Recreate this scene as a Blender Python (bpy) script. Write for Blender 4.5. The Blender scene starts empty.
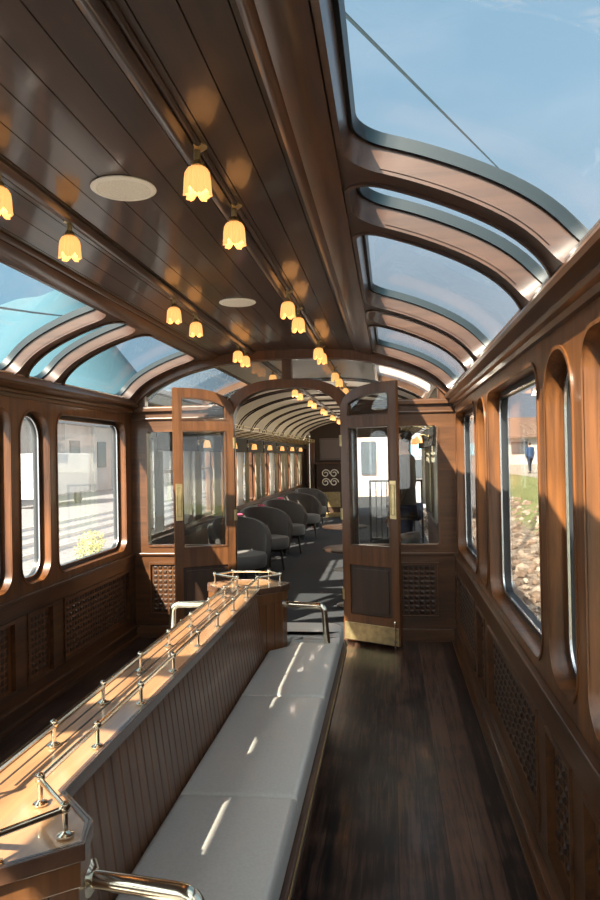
import bpy, math, random
from math import pi, sin, cos, radians, sqrt, atan, atan2
from mathutils import Vector, Matrix
from mathutils.geometry import delaunay_2d_cdt
random.seed(7)
S = bpy.context.scene
COL = S.collection
# ------------------------------------------------------------------ camera
F = 700.0
cam_d = bpy.data.cameras.new('camera'); cam = bpy.data.objects.new('camera', cam_d); COL.objects.link(cam)
cam_d.sensor_fit = 'HORIZONTAL'; cam_d.sensor_width = 36.0; cam_d.lens = 36.0 * F / 600.0
cam_d.clip_start = 0.02; cam_d.clip_end = 2000
_M = (Matrix.Rotation(atan(90 / F), 3, 'Z') @ Matrix.Rotation(atan(6.7 / F), 3, 'X') @ Matrix.Rotation(radians(1.1), 3, 'Y')
      @ Matrix.Rotation(pi / 2, 3, 'X'))
cam.matrix_world = Matrix.Translation((0, 0, 1.52)) @ _M.to_4x4()
S.camera = cam
# ------------------------------------------------------------------ exposure
S.view_settings.view_transform = 'Standard'; S.view_settings.look = 'None'
S.view_settings.gamma = 1.0; S.view_settings.use_curve_mapping = False
S.view_settings.exposure = 1.15
S.cycles.transparent_max_bounces = 32; S.cycles.max_bounces = 16; S.cycles.diffuse_bounces = 6; S.cycles.glossy_bounces = 6
# ------------------------------------------------------------------ world
W = bpy.data.worlds.new('sky'); S.world = W; W.use_nodes = True
nt = W.node_tree; nt.nodes.clear()
out = nt.nodes.new('ShaderNodeOutputWorld'); bg = nt.nodes.new('ShaderNodeBackground')
tc = nt.nodes.new('ShaderNodeTexCoord'); sep = nt.nodes.new('ShaderNodeSeparateXYZ')
rmp = nt.nodes.new('ShaderNodeValToRGB'); nz = nt.nodes.new('ShaderNodeTexNoise'); cr = nt.nodes.new('ShaderNodeValToRGB')
mp = nt.nodes.new('ShaderNodeMapping'); mp.inputs['Scale'].default_value = (1.0, 1.0, 3.2)
mix = nt.nodes.new('ShaderNodeMix'); mix.data_type = 'RGBA'
nt.links.new(tc.outputs['Generated'], sep.inputs[0]); nt.links.new(sep.outputs['Z'], rmp.inputs[0])
e = rmp.color_ramp.elements; e[0].position = 0.0; e[0].color = (.42, .44, .48, 1); e[1].position = .75; e[1].color = (.12, .21, .29, 1)
m_ = e.new(.22); m_.color = (.25, .31, .37, 1); m_ = e.new(.42); m_.color = (.20, .29, .37, 1)
nt.links.new(tc.outputs['Generated'], mp.inputs[0]); nt.links.new(mp.outputs[0], nz.inputs['Vector'])
nz.inputs['Scale'].default_value = 1.6; nz.inputs['Detail'].default_value = 6; nz.inputs['Roughness'].default_value = .5
nt.links.new(nz.outputs[0], cr.inputs[0]); e = cr.color_ramp.elements; e[0].position = .45; e[0].color = (0, 0, 0, 1); e[1].position = .78; e[1].color = (.7, .7, .7, 1)
nt.links.new(cr.outputs[0], mix.inputs[0]); nt.links.new(rmp.outputs[0], mix.inputs[6]); mix.inputs[7].default_value = (.38, .41, .46, 1)
# broad glow added to the unseen sky behind the camera, brightening the interior
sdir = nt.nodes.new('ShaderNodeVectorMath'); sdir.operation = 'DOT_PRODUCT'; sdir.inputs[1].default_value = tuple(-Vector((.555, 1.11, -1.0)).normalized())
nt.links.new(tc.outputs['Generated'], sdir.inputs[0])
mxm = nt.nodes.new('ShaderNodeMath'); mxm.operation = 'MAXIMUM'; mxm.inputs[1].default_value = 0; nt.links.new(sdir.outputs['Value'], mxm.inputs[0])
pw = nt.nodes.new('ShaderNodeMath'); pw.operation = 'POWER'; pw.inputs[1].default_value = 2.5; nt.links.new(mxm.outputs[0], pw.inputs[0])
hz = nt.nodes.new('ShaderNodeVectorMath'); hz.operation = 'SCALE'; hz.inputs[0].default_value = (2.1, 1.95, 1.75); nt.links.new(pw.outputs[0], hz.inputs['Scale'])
av = nt.nodes.new('ShaderNodeVectorMath'); av.operation = 'ADD'; lf = nt.nodes.new('ShaderNodeMapRange'); nt.links.new(sep.outputs['X'], lf.inputs[0]); lf.inputs[1].default_value = -.05; lf.inputs[2].default_value = -.5; lf.inputs[4].default_value = .75
mx2 = nt.nodes.new('ShaderNodeMix'); mx2.data_type = 'RGBA'; nt.links.new(lf.outputs[0], mx2.inputs[0]); nt.links.new(mix.outputs[2], mx2.inputs[6]); mx2.inputs[7].default_value = (.08, .23, .33, 1)
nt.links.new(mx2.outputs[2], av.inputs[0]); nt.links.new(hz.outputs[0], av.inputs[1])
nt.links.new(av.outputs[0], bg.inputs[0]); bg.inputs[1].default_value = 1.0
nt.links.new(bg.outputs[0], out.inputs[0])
# ------------------------------------------------------------------ sun (from the left and behind, high)
sun_d = bpy.data.lights.new('sun', 'SUN'); sun_d.energy = 12.0; sun_d.color = (1, .86, .68); sun_d.angle = radians(.53)
sun = bpy.data.objects.new('sun', sun_d); COL.objects.link(sun)
SUNV = Vector((.555, 1.11, -1.0)).normalized()
sun.rotation_euler = SUNV.to_track_quat('-Z', 'Y').to_euler(); sun.location = (-3, -5, 8)

# ================================================================== materials
def new_mat(name):
    m = bpy.data.materials.new(name); m.use_nodes = True
    return m, m.node_tree, m.node_tree.nodes['Principled BSDF']
def plain(name, c, rough=.5, metal=0., coat=0., noise=0., emit=None, es=0., bump=0., nscale=30., sheen=0.):
    m, nt, b = new_mat(name)
    b.inputs['Base Color'].default_value = (*c, 1); b.inputs['Roughness'].default_value = rough
    b.inputs['Metallic'].default_value = metal; b.inputs['Coat Weight'].default_value = coat; b.inputs['Coat Roughness'].default_value = .08
    if sheen: b.inputs['Sheen Weight'].default_value = sheen
    tx = nt.nodes.new('ShaderNodeTexCoord'); n = nt.nodes.new('ShaderNodeTexNoise'); n.inputs['Scale'].default_value = nscale; n.inputs['Detail'].default_value = 4
    nt.links.new(tx.outputs['Object'], n.inputs['Vector'])
    if noise:
        r = nt.nodes.new('ShaderNodeValToRGB'); nt.links.new(n.outputs[0], r.inputs[0])
        r.color_ramp.elements[0].position = .3; r.color_ramp.elements[1].position = .7
        r.color_ramp.elements[0].color = (*[x * (1 - noise) for x in c], 1); r.color_ramp.elements[1].color = (*[min(1, x * (1 + noise)) for x in c], 1)
        nt.links.new(r.outputs[0], b.inputs['Base Color'])
    if bump:
        bp = nt.nodes.new('ShaderNodeBump'); bp.inputs['Strength'].default_value = bump; bp.inputs['Distance'].default_value = .005
        nt.links.new(n.outputs[0], bp.inputs['Height']); nt.links.new(bp.outputs[0], b.inputs['Normal'])
    if emit:
        b.inputs['Emission Color'].default_value = (*emit, 1); b.inputs['Emission Strength'].default_value = es
    return m
def wood(name, dark, light, axis='y', rough=.3, coat=.5, coatr=.12, scale=1.0, bump=.15, plank=None, seam=0., contrast=1.0, blotch=2.2, pvar=.34):
    """varnished wood: grain stretched along an axis; plank = (axis index, width) varies board by board"""
    m, nt, b = new_mat(name)
    N = nt.nodes.new; L = nt.links.new
    tx = N('ShaderNodeTexCoord'); mp = N('ShaderNodeMapping')
    st = {'x': (1.2, 22, 22), 'y': (22, 1.2, 22), 'z': (22, 22, 1.2)}[axis]
    mp.inputs['Scale'].default_value = tuple(s * scale for s in st)
    L(tx.outputs['Object'], mp.inputs[0])
    n = N('ShaderNodeTexNoise'); n.inputs['Scale'].default_value = 1.0; n.inputs['Detail'].default_value = 7; n.inputs['Roughness'].default_value = .62; n.inputs['Distortion'].default_value = .6
    L(mp.outputs[0], n.inputs['Vector'])
    fac = n.outputs[0]
    n2 = N('ShaderNodeTexNoise'); n2.inputs['Scale'].default_value = blotch; n2.inputs['Detail'].default_value = 3
    L(tx.outputs['Object'], n2.inputs['Vector'])
    a = N('ShaderNodeMath'); a.operation = 'MULTIPLY_ADD'; L(n2.outputs[0], a.inputs[0]); a.inputs[1].default_value = .5; 
    s1 = N('ShaderNodeMath'); s1.operation = 'MULTIPLY_ADD'; L(fac, s1.inputs[0]); s1.inputs[1].default_value = 1.0; s1.inputs[2].default_value = -.25
    L(s1.outputs[0], a.inputs[2]); fac = a.outputs[0]
    if plank:
        sp = N('ShaderNodeSeparateXYZ'); L(tx.outputs['Object'], sp.inputs[0])
        dv = N('ShaderNodeMath'); dv.operation = 'DIVIDE'; L(sp.outputs[plank[0]], dv.inputs[0]); dv.inputs[1].default_value = plank[1]
        fl = N('ShaderNodeMath'); fl.operation = 'FLOOR'; L(dv.outputs[0], fl.inputs[0])
        wn = N('ShaderNodeTexWhiteNoise'); wn.noise_dimensions = '1D'; L(fl.outputs[0], wn.inputs['W'])
        pa = N('ShaderNodeMath'); pa.operation = 'MULTIPLY_ADD'; L(wn.outputs['Value'], pa.inputs[0]); pa.inputs[1].default_value = pvar
        pb = N('ShaderNodeMath'); pb.operation = 'SUBTRACT'; L(fac, pb.inputs[0]); pb.inputs[1].default_value = pvar / 2
        L(pb.outputs[0], pa.inputs[2]); fac = pa.outputs[0]
    r = N('ShaderNodeValToRGB'); L(fac, r.inputs[0])
    w = .28 / contrast
    r.color_ramp.elements[0].position = .5 - w; r.color_ramp.elements[0].color = (*dark, 1)
    r.color_ramp.elements[1].position = .5 + w; r.color_ramp.elements[1].color = (*light, 1)
    colour = r.outputs[0]
    if plank and seam:
        fr = N('ShaderNodeMath'); fr.operation = 'FRACT'; L(dv.outputs[0], fr.inputs[0])
        lt = N('ShaderNodeMath'); lt.operation = 'LESS_THAN'; L(fr.outputs[0], lt.inputs[0]); lt.inputs[1].default_value = seam
        mx = N('ShaderNodeMix'); mx.data_type = 'RGBA'; L(lt.outputs[0], mx.inputs[0]); L(colour, mx.inputs[6]); mx.inputs[7].default_value = (*[x * .35 for x in dark], 1)
        colour = mx.outputs[2]
    L(colour, b.inputs['Base Color'])
    rr = N('ShaderNodeMapRange'); L(n2.outputs[0], rr.inputs[0]); rr.inputs[3].default_value = rough * .8; rr.inputs[4].default_value = rough * 1.3
    L(rr.outputs[0], b.inputs['Roughness'])
    b.inputs['Coat Weight'].default_value = coat; b.inputs['Coat Roughness'].default_value = coatr
    bp = N('ShaderNodeBump'); bp.inputs['Strength'].default_value = bump; bp.inputs['Distance'].default_value = .002
    L(n.outputs[0], bp.inputs['Height']); L(bp.outputs[0], b.inputs['Normal'])
    return m
def glass_mat(name, tint=(.96, .98, .98), refl=1.0, rough=0.0, dust=0):
    m = bpy.data.materials.new(name); m.use_nodes = True; nt = m.node_tree; nt.nodes.clear()
    o = nt.nodes.new('ShaderNodeOutputMaterial'); t = nt.nodes.new('ShaderNodeBsdfTransparent'); g = nt.nodes.new('ShaderNodeBsdfGlossy')
    mx = nt.nodes.new('ShaderNodeMixShader'); t.inputs[0].default_value = (*tint, 1); g.inputs['Roughness'].default_value = rough
    ge = nt.nodes.new('ShaderNodeNewGeometry'); dp = nt.nodes.new('ShaderNodeVectorMath'); dp.operation = 'DOT_PRODUCT'
    nt.links.new(ge.outputs['Incoming'], dp.inputs[0]); nt.links.new(ge.outputs['Normal'], dp.inputs[1])
    def mth(op, a, b=None, c=None):
        n = nt.nodes.new('ShaderNodeMath'); n.operation = op
        for i, q in enumerate((a, b, c)):
            if q is None: continue
            if isinstance(q, (int, float)): n.inputs[i].default_value = q
            else: nt.links.new(q, n.inputs[i])
        return n.outputs[0]
    fr = mth('MULTIPLY_ADD', mth('POWER', mth('SUBTRACT', 1.0, mth('ABSOLUTE', dp.outputs['Value'])), 5.0), .96 * refl, .04 * refl)   # Schlick, same from both sides
    fr = mth('MINIMUM', fr, 1.0)
    nt.links.new(fr, mx.inputs[0]); nt.links.new(t.outputs[0], mx.inputs[1]); nt.links.new(g.outputs[0], mx.inputs[2])
    last = mx.outputs[0]
    if dust:
        d = nt.nodes.new('ShaderNodeBsdfTranslucent'); d.inputs[0].default_value = (.85, .88, .9, 1); d2 = nt.nodes.new('ShaderNodeMixShader'); d2.inputs[0].default_value = dust
        nt.links.new(last, d2.inputs[1]); nt.links.new(d.outputs[0], d2.inputs[2]); last = d2.outputs[0]
    nt.links.new(last, o.inputs[0]); return m
MW = {}
MW['wall'] = wood('varnished mahogany', (.038, .013, .004), (.20, .070, .017), 'z', .36, .28, contrast=1.3)
MW['wall_y'] = wood('mahogany rails', (.024, .009, .004), (.12, .045, .014), 'y', .32, .35, contrast=1.2)
MW['wall_x'] = wood('mahogany cross rails', (.034, .013, .006), (.13, .052, .018), 'x', .34, .3)
MW['panel'] = wood('carved panel wood', (.016, .007, .004), (.050, .022, .010), 'z', .5, .08)
MW['ceil'] = wood('dark ceiling boards', (.012, .0055, .004), (.05, .022, .014), 'y', .36, .5, .09, .6, .12, plank=(0, .105))
MW['roof'] = wood('roof rib wood', (.032, .015, .010), (.088, .043, .027), 'x', .32, .4, .14)
MW['door'] = wood('door mahogany', (.045, .016, .006), (.165, .064, .022), 'z', .34, .3)
MW['floor'] = wood('worn dark floor boards', (.007, .0035, .003), (.095, .045, .028), 'y', .34, .22, .10, 2.2, .12, plank=(0, .095), seam=.035, contrast=2.3, blotch=7, pvar=.2)
MW['bead'] = wood('beadboard brown', (.075, .032, .016), (.19, .088, .046), 'z', .34, .4)
MW['counter'] = wood('honey varnished top', (.22, .10, .042), (.48, .255, .12), 'y', .22, .8, .08, .7, .08)
MW['cab'] = wood('end cabinet wood', (.07, .025, .009), (.20, .08, .026), 'z', .28, .6)
MW['edge'] = wood('dark counter edging', (.05, .024, .014), (.12, .058, .034), 'y', .22, .7)
M = {}
M['leather'] = plain('grey seat leather', (.52, .49, .45), .42, coat=.12, noise=.06, bump=.12, nscale=120)
M['brass'] = plain('polished pale brass', (.82, .75, .60), .16, 1.0, noise=.08, nscale=18)
M['brass_plate'] = plain('satin brass plate', (.72, .56, .30), .28, 1.0, noise=.15, nscale=25)
M['brass_dull'] = plain('dull brass', (.46, .36, .19), .38, .85, noise=.2, nscale=25)
M['gasket'] = plain('black rubber gasket', (.012, .014, .018), .45)
M['gasket_blue'] = plain('blue tinted glass edge', (.001, .010, .017), .4)
M['chrome'] = plain('brushed aluminium trim', (.62, .64, .66), .22, 1.0)
M['black'] = plain('matt black', (.015, .014, .014), .5)
M['carpet'] = plain('charcoal carpet', (.022, .023, .027), .95, noise=.25, nscale=220)
M['cream'] = plain('cream ceiling lining', (.70, .64, .58), .85, noise=.04)
M['ribdark'] = plain('dark rib strip', (.03, .017, .012), .6)
M['white'] = plain('white speaker grille', (.93, .90, .84), .6)
M['white_hole'] = plain('perforated grille', (.85, .81, .74), .7, noise=.18, nscale=420)
M['chair'] = plain('grey chair fabric', (.07, .062, .058), .9, noise=.14, nscale=160, sheen=.15)
M['chairseat'] = plain('grey chair seat fabric', (.12, .115, .112), .85, noise=.14, nscale=160, sheen=.15)
M['curtain'] = plain('olive cream curtain', (.42, .37, .27), .85, noise=.12, nscale=60)
M['sheer'] = plain('white sheer curtain', (.78, .75, .70), .8, noise=.05)
M['pelmet'] = plain('dark fringe', (.03, .028, .026), .8, noise=.3, nscale=60)
M['shade'] = plain('amber fluted glass', (.80, .55, .30), .3, emit=(1.0, .42, .12), es=.55)
M['bulb'] = plain('lit bulb', (1, .8, .5), .3, emit=(1.0, .60, .22), es=12.0)
M['skin'] = plain('skin', (.45, .26, .18), .55)
M['glass'] = glass_mat('window glass', (.95, .97, .97))
M['roofglass'] = glass_mat('tinted roof glass', (.93, .975, .99), .9)
M['dustyglass'] = glass_mat('dusty window glass', (.95, .97, .97), dust=.025)
M['doorglass'] = glass_mat('bevelled door glass', (.93, .95, .95), 1.6)

def translucent(m, w):
    nt = m.node_tree; b = nt.nodes['Principled BSDF']; o = [n for n in nt.nodes if n.type == 'OUTPUT_MATERIAL'][0]
    t = nt.nodes.new('ShaderNodeBsdfTranslucent'); t.inputs[0].default_value = b.inputs['Base Color'].default_value; x = nt.nodes.new('ShaderNodeMixShader'); x.inputs[0].default_value = w
    nt.links.new(b.outputs[0], x.inputs[1]); nt.links.new(t.outputs[0], x.inputs[2]); nt.links.new(x.outputs[0], o.inputs[0])
translucent(M['sheer'], .75); translucent(M['curtain'], .35)
# ================================================================== mesh tools
class MB:
    def __init__(s, org=(0, 0, 0)): s.v = []; s.f = []; s.o = Vector(org)
    def add(s, vs, fs):
        b = len(s.v); s.v += [Vector(p) for p in vs]; s.f += [tuple(i + b for i in f) for f in fs]; return s
    def box(s, x0, x1, y0, y1, z0, z1, bev=0):
        if bev:
            return s.rbox(x0, x1, y0, y1, z0, z1, bev)
        return s.add([(x0, y0, z0), (x1, y0, z0), (x1, y1, z0), (x0, y1, z0), (x0, y0, z1), (x1, y0, z1), (x1, y1, z1), (x0, y1, z1)],
                     [(0, 3, 2, 1), (4, 5, 6, 7), (0, 1, 5, 4), (1, 2, 6, 5), (2, 3, 7, 6), (3, 0, 4, 7)])
    def rbox(s, x0, x1, y0, y1, z0, z1, b):
        """box with chamfered edges (convex hull of inset corners)"""
        import bmesh
        bm = bmesh.new()
        for X, sx in ((x0, 1), (x1, -1)):
            for Y, sy in ((y0, 1), (y1, -1)):
                for Z, sz in ((z0, 1), (z1, -1)):
                    bm.verts.new((X, Y + sy * b, Z + sz * b)); bm.verts.new((X + sx * b, Y, Z + sz * b)); bm.verts.new((X + sx * b, Y + sy * b, Z))
        bmesh.ops.convex_hull(bm, input=bm.verts)
        bm.verts.index_update()
        s.add([v.co.copy() for v in bm.verts], [tuple(v.index for v in f.verts) for f in bm.faces]); bm.free(); return s
    def tube(s, path, r, n=8, closed=False, cap=True):
        P = [Vector(p) for p in path]; k = len(P); rings = []
        up = None
        for i in range(k):
            a = P[(i - 1) % k] if (closed or i > 0) else P[i]; c = P[(i + 1) % k] if (closed or i < k - 1) else P[i]
            t = (c - a).normalized()
            if up is None:
                up = Vector((0, 0, 1)) if abs(t.z) < .9 else Vector((1, 0, 0))
            u = (up - t * up.dot(t)); 
            if u.length < 1e-5: u = t.orthogonal()
            u.normalize(); up = u; w = t.cross(u)
            rr = r[i] if isinstance(r, (list, tuple)) else r
            rings.append([P[i] + (u * cos(2 * pi * j / n) + w * sin(2 * pi * j / n)) * rr for j in range(n)])
        vs = [p for q in rings for p in q]; fs = []
        for i in range(k if closed else k - 1):
            i2 = (i + 1) % k
            for j in range(n):
                fs.append((i * n + j, i * n + (j + 1) % n, i2 * n + (j + 1) % n, i2 * n + j))
        if cap and not closed:
            fs.append(tuple(range(n))[::-1]); fs.append(tuple((k - 1) * n + j for j in range(n)))
        return s.add(vs, fs)
    def lathe(s, prof, c=(0, 0, 0), n=16, axis='z', mod=None):
        vs = []; fs = []; c = Vector(c)
        for i, (r, z) in enumerate(prof):
            for j in range(n):
                a = 2 * pi * j / n; rr, zz = (r, z) if not mod else mod(r, z, a, i)
                p = (rr * cos(a), rr * sin(a), zz)
                if axis == 'x': p = (p[2], p[0], p[1])
                if axis == 'y': p = (p[0], p[2], p[1])
                vs.append(c + Vector(p))
        for i in range(len(prof) - 1):
            for j in range(n): fs.append((i * n + j, i * n + (j + 1) % n, (i + 1) * n + (j + 1) % n, (i + 1) * n + j))
        if prof[0][0] > 1e-6: fs.append(tuple(range(n))[::-1])
        if prof[-1][0] > 1e-6: fs.append(tuple((len(prof) - 1) * n + j for j in range(n)))
        return s.add(vs, fs)
    def prism(s, poly, mapf):
        """closed 2D polygon (convex-ish) extruded: mapf(u,v,w) with w in 0,1"""
        n = len(poly)
        vs = [mapf(u, v, 0) for u, v in poly] + [mapf(u, v, 1) for u, v in poly]
        fs = [tuple(range(n))[::-1], tuple(range(n, 2 * n))] + [(i, (i + 1) % n, n + (i + 1) % n, n + i) for i in range(n)]
        return s.add(vs, fs)
    def sweep(s, prof, y0, y1, flip=False):
        """closed profile in (x,z) swept along y"""
        return s.prism(prof, lambda u, v, w: (u, y0 + (y1 - y0) * w, v))
    def build(s, name, mat, parent=None, smooth=None, bevel=0):
        me = bpy.data.meshes.new(name); me.from_pydata([tuple(p - s.o) for p in s.v], [], s.f); me.update()
        import bmesh
        bm = bmesh.new(); bm.from_mesh(me); bmesh.ops.recalc_face_normals(bm, faces=bm.faces); bm.to_mesh(me); bm.free()
        if smooth:
            me.polygons.foreach_set('use_smooth', [True] * len(me.polygons)); me.set_sharp_from_angle(angle=radians(smooth))
        me.materials.append(mat)
        o = bpy.data.objects.new(name, me); COL.objects.link(o)
        if parent: o.parent = parent
        else: o.location = s.o
        if bevel:
            b = o.modifiers.new('bevel', 'BEVEL'); b.width = bevel; b.segments = 2; b.limit_method = 'ANGLE'; b.angle_limit = radians(35)
        return o
def rrect(u0, u1, v0, v1, r, seg=6):
    """rounded rectangle; r = single radius or (bl, br, tr, tl)"""
    if not isinstance(r, (tuple, list)): r = (r,) * 4
    out = []
    for (cx, cy, rr, a0) in ((u0 + r[0], v0 + r[0], r[0], pi), (u1 - r[1], v0 + r[1], r[1], 1.5 * pi), (u1 - r[2], v1 - r[2], r[2], 0), (u0 + r[3], v1 - r[3], r[3], .5 * pi)):
        for k in range(seg + 1):
            a = a0 + pi / 2 * k / seg; out.append((cx + rr * cos(a), cy + rr * sin(a)))
    return out
def inside(p, poly):
    c = False; n = len(poly); x, y = p
    for i in range(n):
        x1, y1 = poly[i]; x2, y2 = poly[i - 1]
        if (y1 > y) != (y2 > y) and x < (x2 - x1) * (y - y1) / (y2 - y1) + x1: c = not c
    return c
def densify(poly, step):
    out = []
    for i in range(len(poly)):
        a = poly[i]; b = poly[(i + 1) % len(poly)]; d = math.hypot(b[0] - a[0], b[1] - a[1]); k = max(1, int(math.ceil(d / step)))
        for j in range(k): out.append((a[0] + (b[0] - a[0]) * j / k, a[1] + (b[1] - a[1]) * j / k))
    return out
def shell(mb, outer, holes, mapf, step=None, grid=None):
    """plate with holes: mapf(u,v,w), w=0 inner face, w=1 outer face"""
    if step:
        outer = densify(outer, step); holes = [densify(h, step) for h in holes]
    pts = list(outer); faces = [list(range(len(outer)))]
    for h in holes:
        faces.append(list(range(len(pts), len(pts) + len(h)))); pts += h
    if grid:
        for p in grid:
            if inside(p, outer) and not any(inside(p, h) for h in holes): pts.append(p)
    r = delaunay_2d_cdt([Vector(p) for p in pts], [], faces, 1, 1e-6)
    vs, tri = r[0], r[2]; keep = []
    for t in tri:
        c = ((sum(vs[i].x for i in t)) / len(t), (sum(vs[i].y for i in t)) / len(t))
        if inside(c, outer) and not any(inside(c, h) for h in holes): keep.append(tuple(t))
    n = len(vs); V = [mapf(v.x, v.y, 0) for v in vs] + [mapf(v.x, v.y, 1) for v in vs]
    Fc = [t[::-1] for t in keep] + [tuple(i + n for i in t) for t in keep]
    cnt = {}
    for t in keep:
        for i in range(len(t)):
            a, b = t[i], t[(i + 1) % len(t)]; cnt[(a, b)] = 1
    for (a, b) in cnt:
        if (b, a) not in cnt: Fc.append((a, b, b + n, a + n))
    used = sorted({i for f in Fc for i in f}); mp_ = {o: k for k, o in enumerate(used)}
    return mb.add([V[i] for i in used], [tuple(mp_[i] for i in f) for f in Fc])
def ring(mb, loop, mapf, w0, w1, inset):
    """frame: band between loop and loop inset towards its centroid-normal, from w0 to w1"""
    n = len(loop); P = [Vector(p) for p in loop]
    ar = sum(P[i].x * P[(i + 1) % n].y - P[(i + 1) % n].x * P[i].y for i in range(n)); sg = 1 if ar > 0 else -1
    Q = []
    for i in range(n):
        a = P[i - 1]; b = P[(i + 1) % n]; t = (b - a)
        if t.length < 1e-9: t = Vector((1, 0))
        t.normalize(); Q.append(P[i] + Vector((-t.y, t.x)) * sg * inset)
    vs = []
    for L_, w in ((P, w0), (Q, w0), (Q, w1), (P, w1)): vs += [mapf(p.x, p.y, w) for p in L_]
    fs = []
    for i in range(n):
        j = (i + 1) % n
        for k in range(4):
            a, b = k * n, ((k + 1) % 4) * n; fs.append((a + i, a + j, b + j, b + i))
    return mb.add(vs, fs)
def empty(name, loc=(0, 0, 0), rz=0, parent=None):
    o = bpy.data.objects.new(name, None); COL.objects.link(o); o.location = loc; o.rotation_euler = (0, 0, rz); o.empty_display_size = .1
    if parent: o.parent = parent
    return o
def tag(o, label, cat, group=None, kind=None):
    o['label'] = label; o['category'] = cat
    if group: o['group'] = group
    if kind: o['kind'] = kind
    return o
def struct(o): o['kind'] = 'structure'; return o
def copy_tree(o, parent=None):
    c = o.copy(); COL.objects.link(c); c.parent = parent
    for ch in list(o.children):
        copy_tree(ch, c)
    return c

# ================================================================== dimensions
XR, XL, CX = .525, -2.215, -.845
PY = 5.80                      # partition
HW = (XR - XL) / 2             # 1.37
def prof_z(d):
    d = abs(d)
    return 2.415 - .1455 * d**2.84 - (14.5 * (d - 1.0)**5 if d > 1 else 0)
# arc-length table from the centre outwards
ARC = []; s_ = 0; last = None
for i in range(401):
    d = HW * (i / 400); z = prof_z(d)
    if last: s_ += math.hypot(d - last[0], z - last[1])
    last = (d, z); ARC.append((s_, d, z))
def arc_pt(s):
    s = max(0, min(s, ARC[-1][0])); lo = 0; hi = 400
    while hi - lo > 1:
        m = (lo + hi) // 2
        if ARC[m][0] <= s: lo = m
        else: hi = m
    a, b = ARC[lo], ARC[hi]; t = (s - a[0]) / max(1e-9, b[0] - a[0])
    d = a[1] + (b[1] - a[1]) * t; z = a[2] + (b[2] - a[2]) * t
    i0, i1 = max(0, lo - 6), min(400, hi + 6)
    tx, tz = ARC[i1][1] - ARC[i0][1], ARC[i1][2] - ARC[i0][2]; l = math.hypot(tx, tz)
    return d, z, -tz / l, tx / l          # outward normal
def s_of(d):
    for s, dd, z in ARC:
        if dd >= d: return s
    return ARC[-1][0]
def roof_map(side, th, off=0.0):
    def f(y, s, w):
        d, z, nx, nz = arc_pt(s); d2 = d + nx * (th * w + off); z2 = z + nz * (th * w + off)
        return (CX + side * d2, y, z2)
    return f
Y0, YF = -3.2, PY              # our carriage length
# window rhythm along y: (start, end, kind)
PER = 1.87
WIN = []
for k in range(-3, 3):
    c = 2.285 + PER * k
    if c - .2 > Y0 + .1: WIN.append((c - .18, c + .18, 'n'))
    a, b = c + .18 + .115, c + PER - .18 - .115
    if a > Y0 + .1 and b < YF: WIN.append((a, min(b, 5.66), 'w'))
    elif a > Y0 + .1 and a < YF: WIN.append((a, 5.66, 'w'))
WIN = [w for w in WIN if w[1] <= 5.7]
ZS, ZT = .765, 1.84            # window sill / head
# ================================================================== floor
fl = MB((0, 0, 0)); fl.box(XL - .1, XR + .1, Y0, PY + .05, -.06, 0)
struct(fl.build('floor', MW['floor']))
# ================================================================== ceiling boards
def ceiling_boards():
    mb = MB(); pts = []; ds = []
    w = .105; k0 = int((-.72) / w) - 1
    d = -.72
    edges = [-.66 + i * 1.32 / 13 for i in range(14)]
    for i in range(13):
        a, b = edges[i], edges[i + 1]
        for t in (.0, .25, .5, .75, 1.0):
            x = a + .002 + (b - a - .004) * t; pts.append((CX + x, prof_z(x)))
        if i < 12:
            pts.append((CX + b, prof_z(b) + .005))
    top = [(x, z + .05) for x, z in pts][::-1]
    lo = pts; n = len(lo)
    vs = []; fs = []
    for y in (Y0, YF):
        vs += [(x, y, z) for x, z in lo] + [(x, y, z + .07) for x, z in lo]
    m = 2 * n
    for i in range(n - 1):
        fs.append((i, i + 1, m + i + 1, m + i)); fs.append((n + i, m + n + i, m + n + i + 1, n + i + 1))
    fs.append((0, m, m + n, n)); fs.append((n - 1, 2 * n - 1, m + 2 * n - 1, m + n - 1))
    mb.add(vs, fs); return mb
struct(ceiling_boards().build('ceiling', MW['ceil'], smooth=20))
# longitudinal mouldings on the ceiling: struct trim
def strip_along(mb, side, d0, d1, th, y0, y1, n=3):
    lo = []; hi = []
    for i in range(n + 1):
        s = s_of(d0) + (s_of(d1) - s_of(d0)) * i / n; d, z, nx, nz = arc_pt(s)
        hi.append((CX + side * d, z + .004)); k = th * (1 if 0 < i < n else .55)
        lo.append((CX + side * (d - nx * k), z - nz * k))
    mb.sweep(lo + hi[::-1], y0, y1)
tn = 1
for side in (-1, 1):
    mb = MB(); strip_along(mb, side, .262, .315, .022, Y0, YF - .02); strip_along(mb, side, .315, .335, .010, Y0, YF - .02)
    struct(mb.build('trim_%d' % tn, MW['ceil'], smooth=30)); tn += 1
    mb = MB(); strip_along(mb, side, .575, .61, .012, Y0, YF - .02); strip_along(mb, side, .61, .715, .018, Y0, YF - .02)
    struct(mb.build('trim_%d' % tn, MW['wall_y'], smooth=30)); tn += 1
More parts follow.
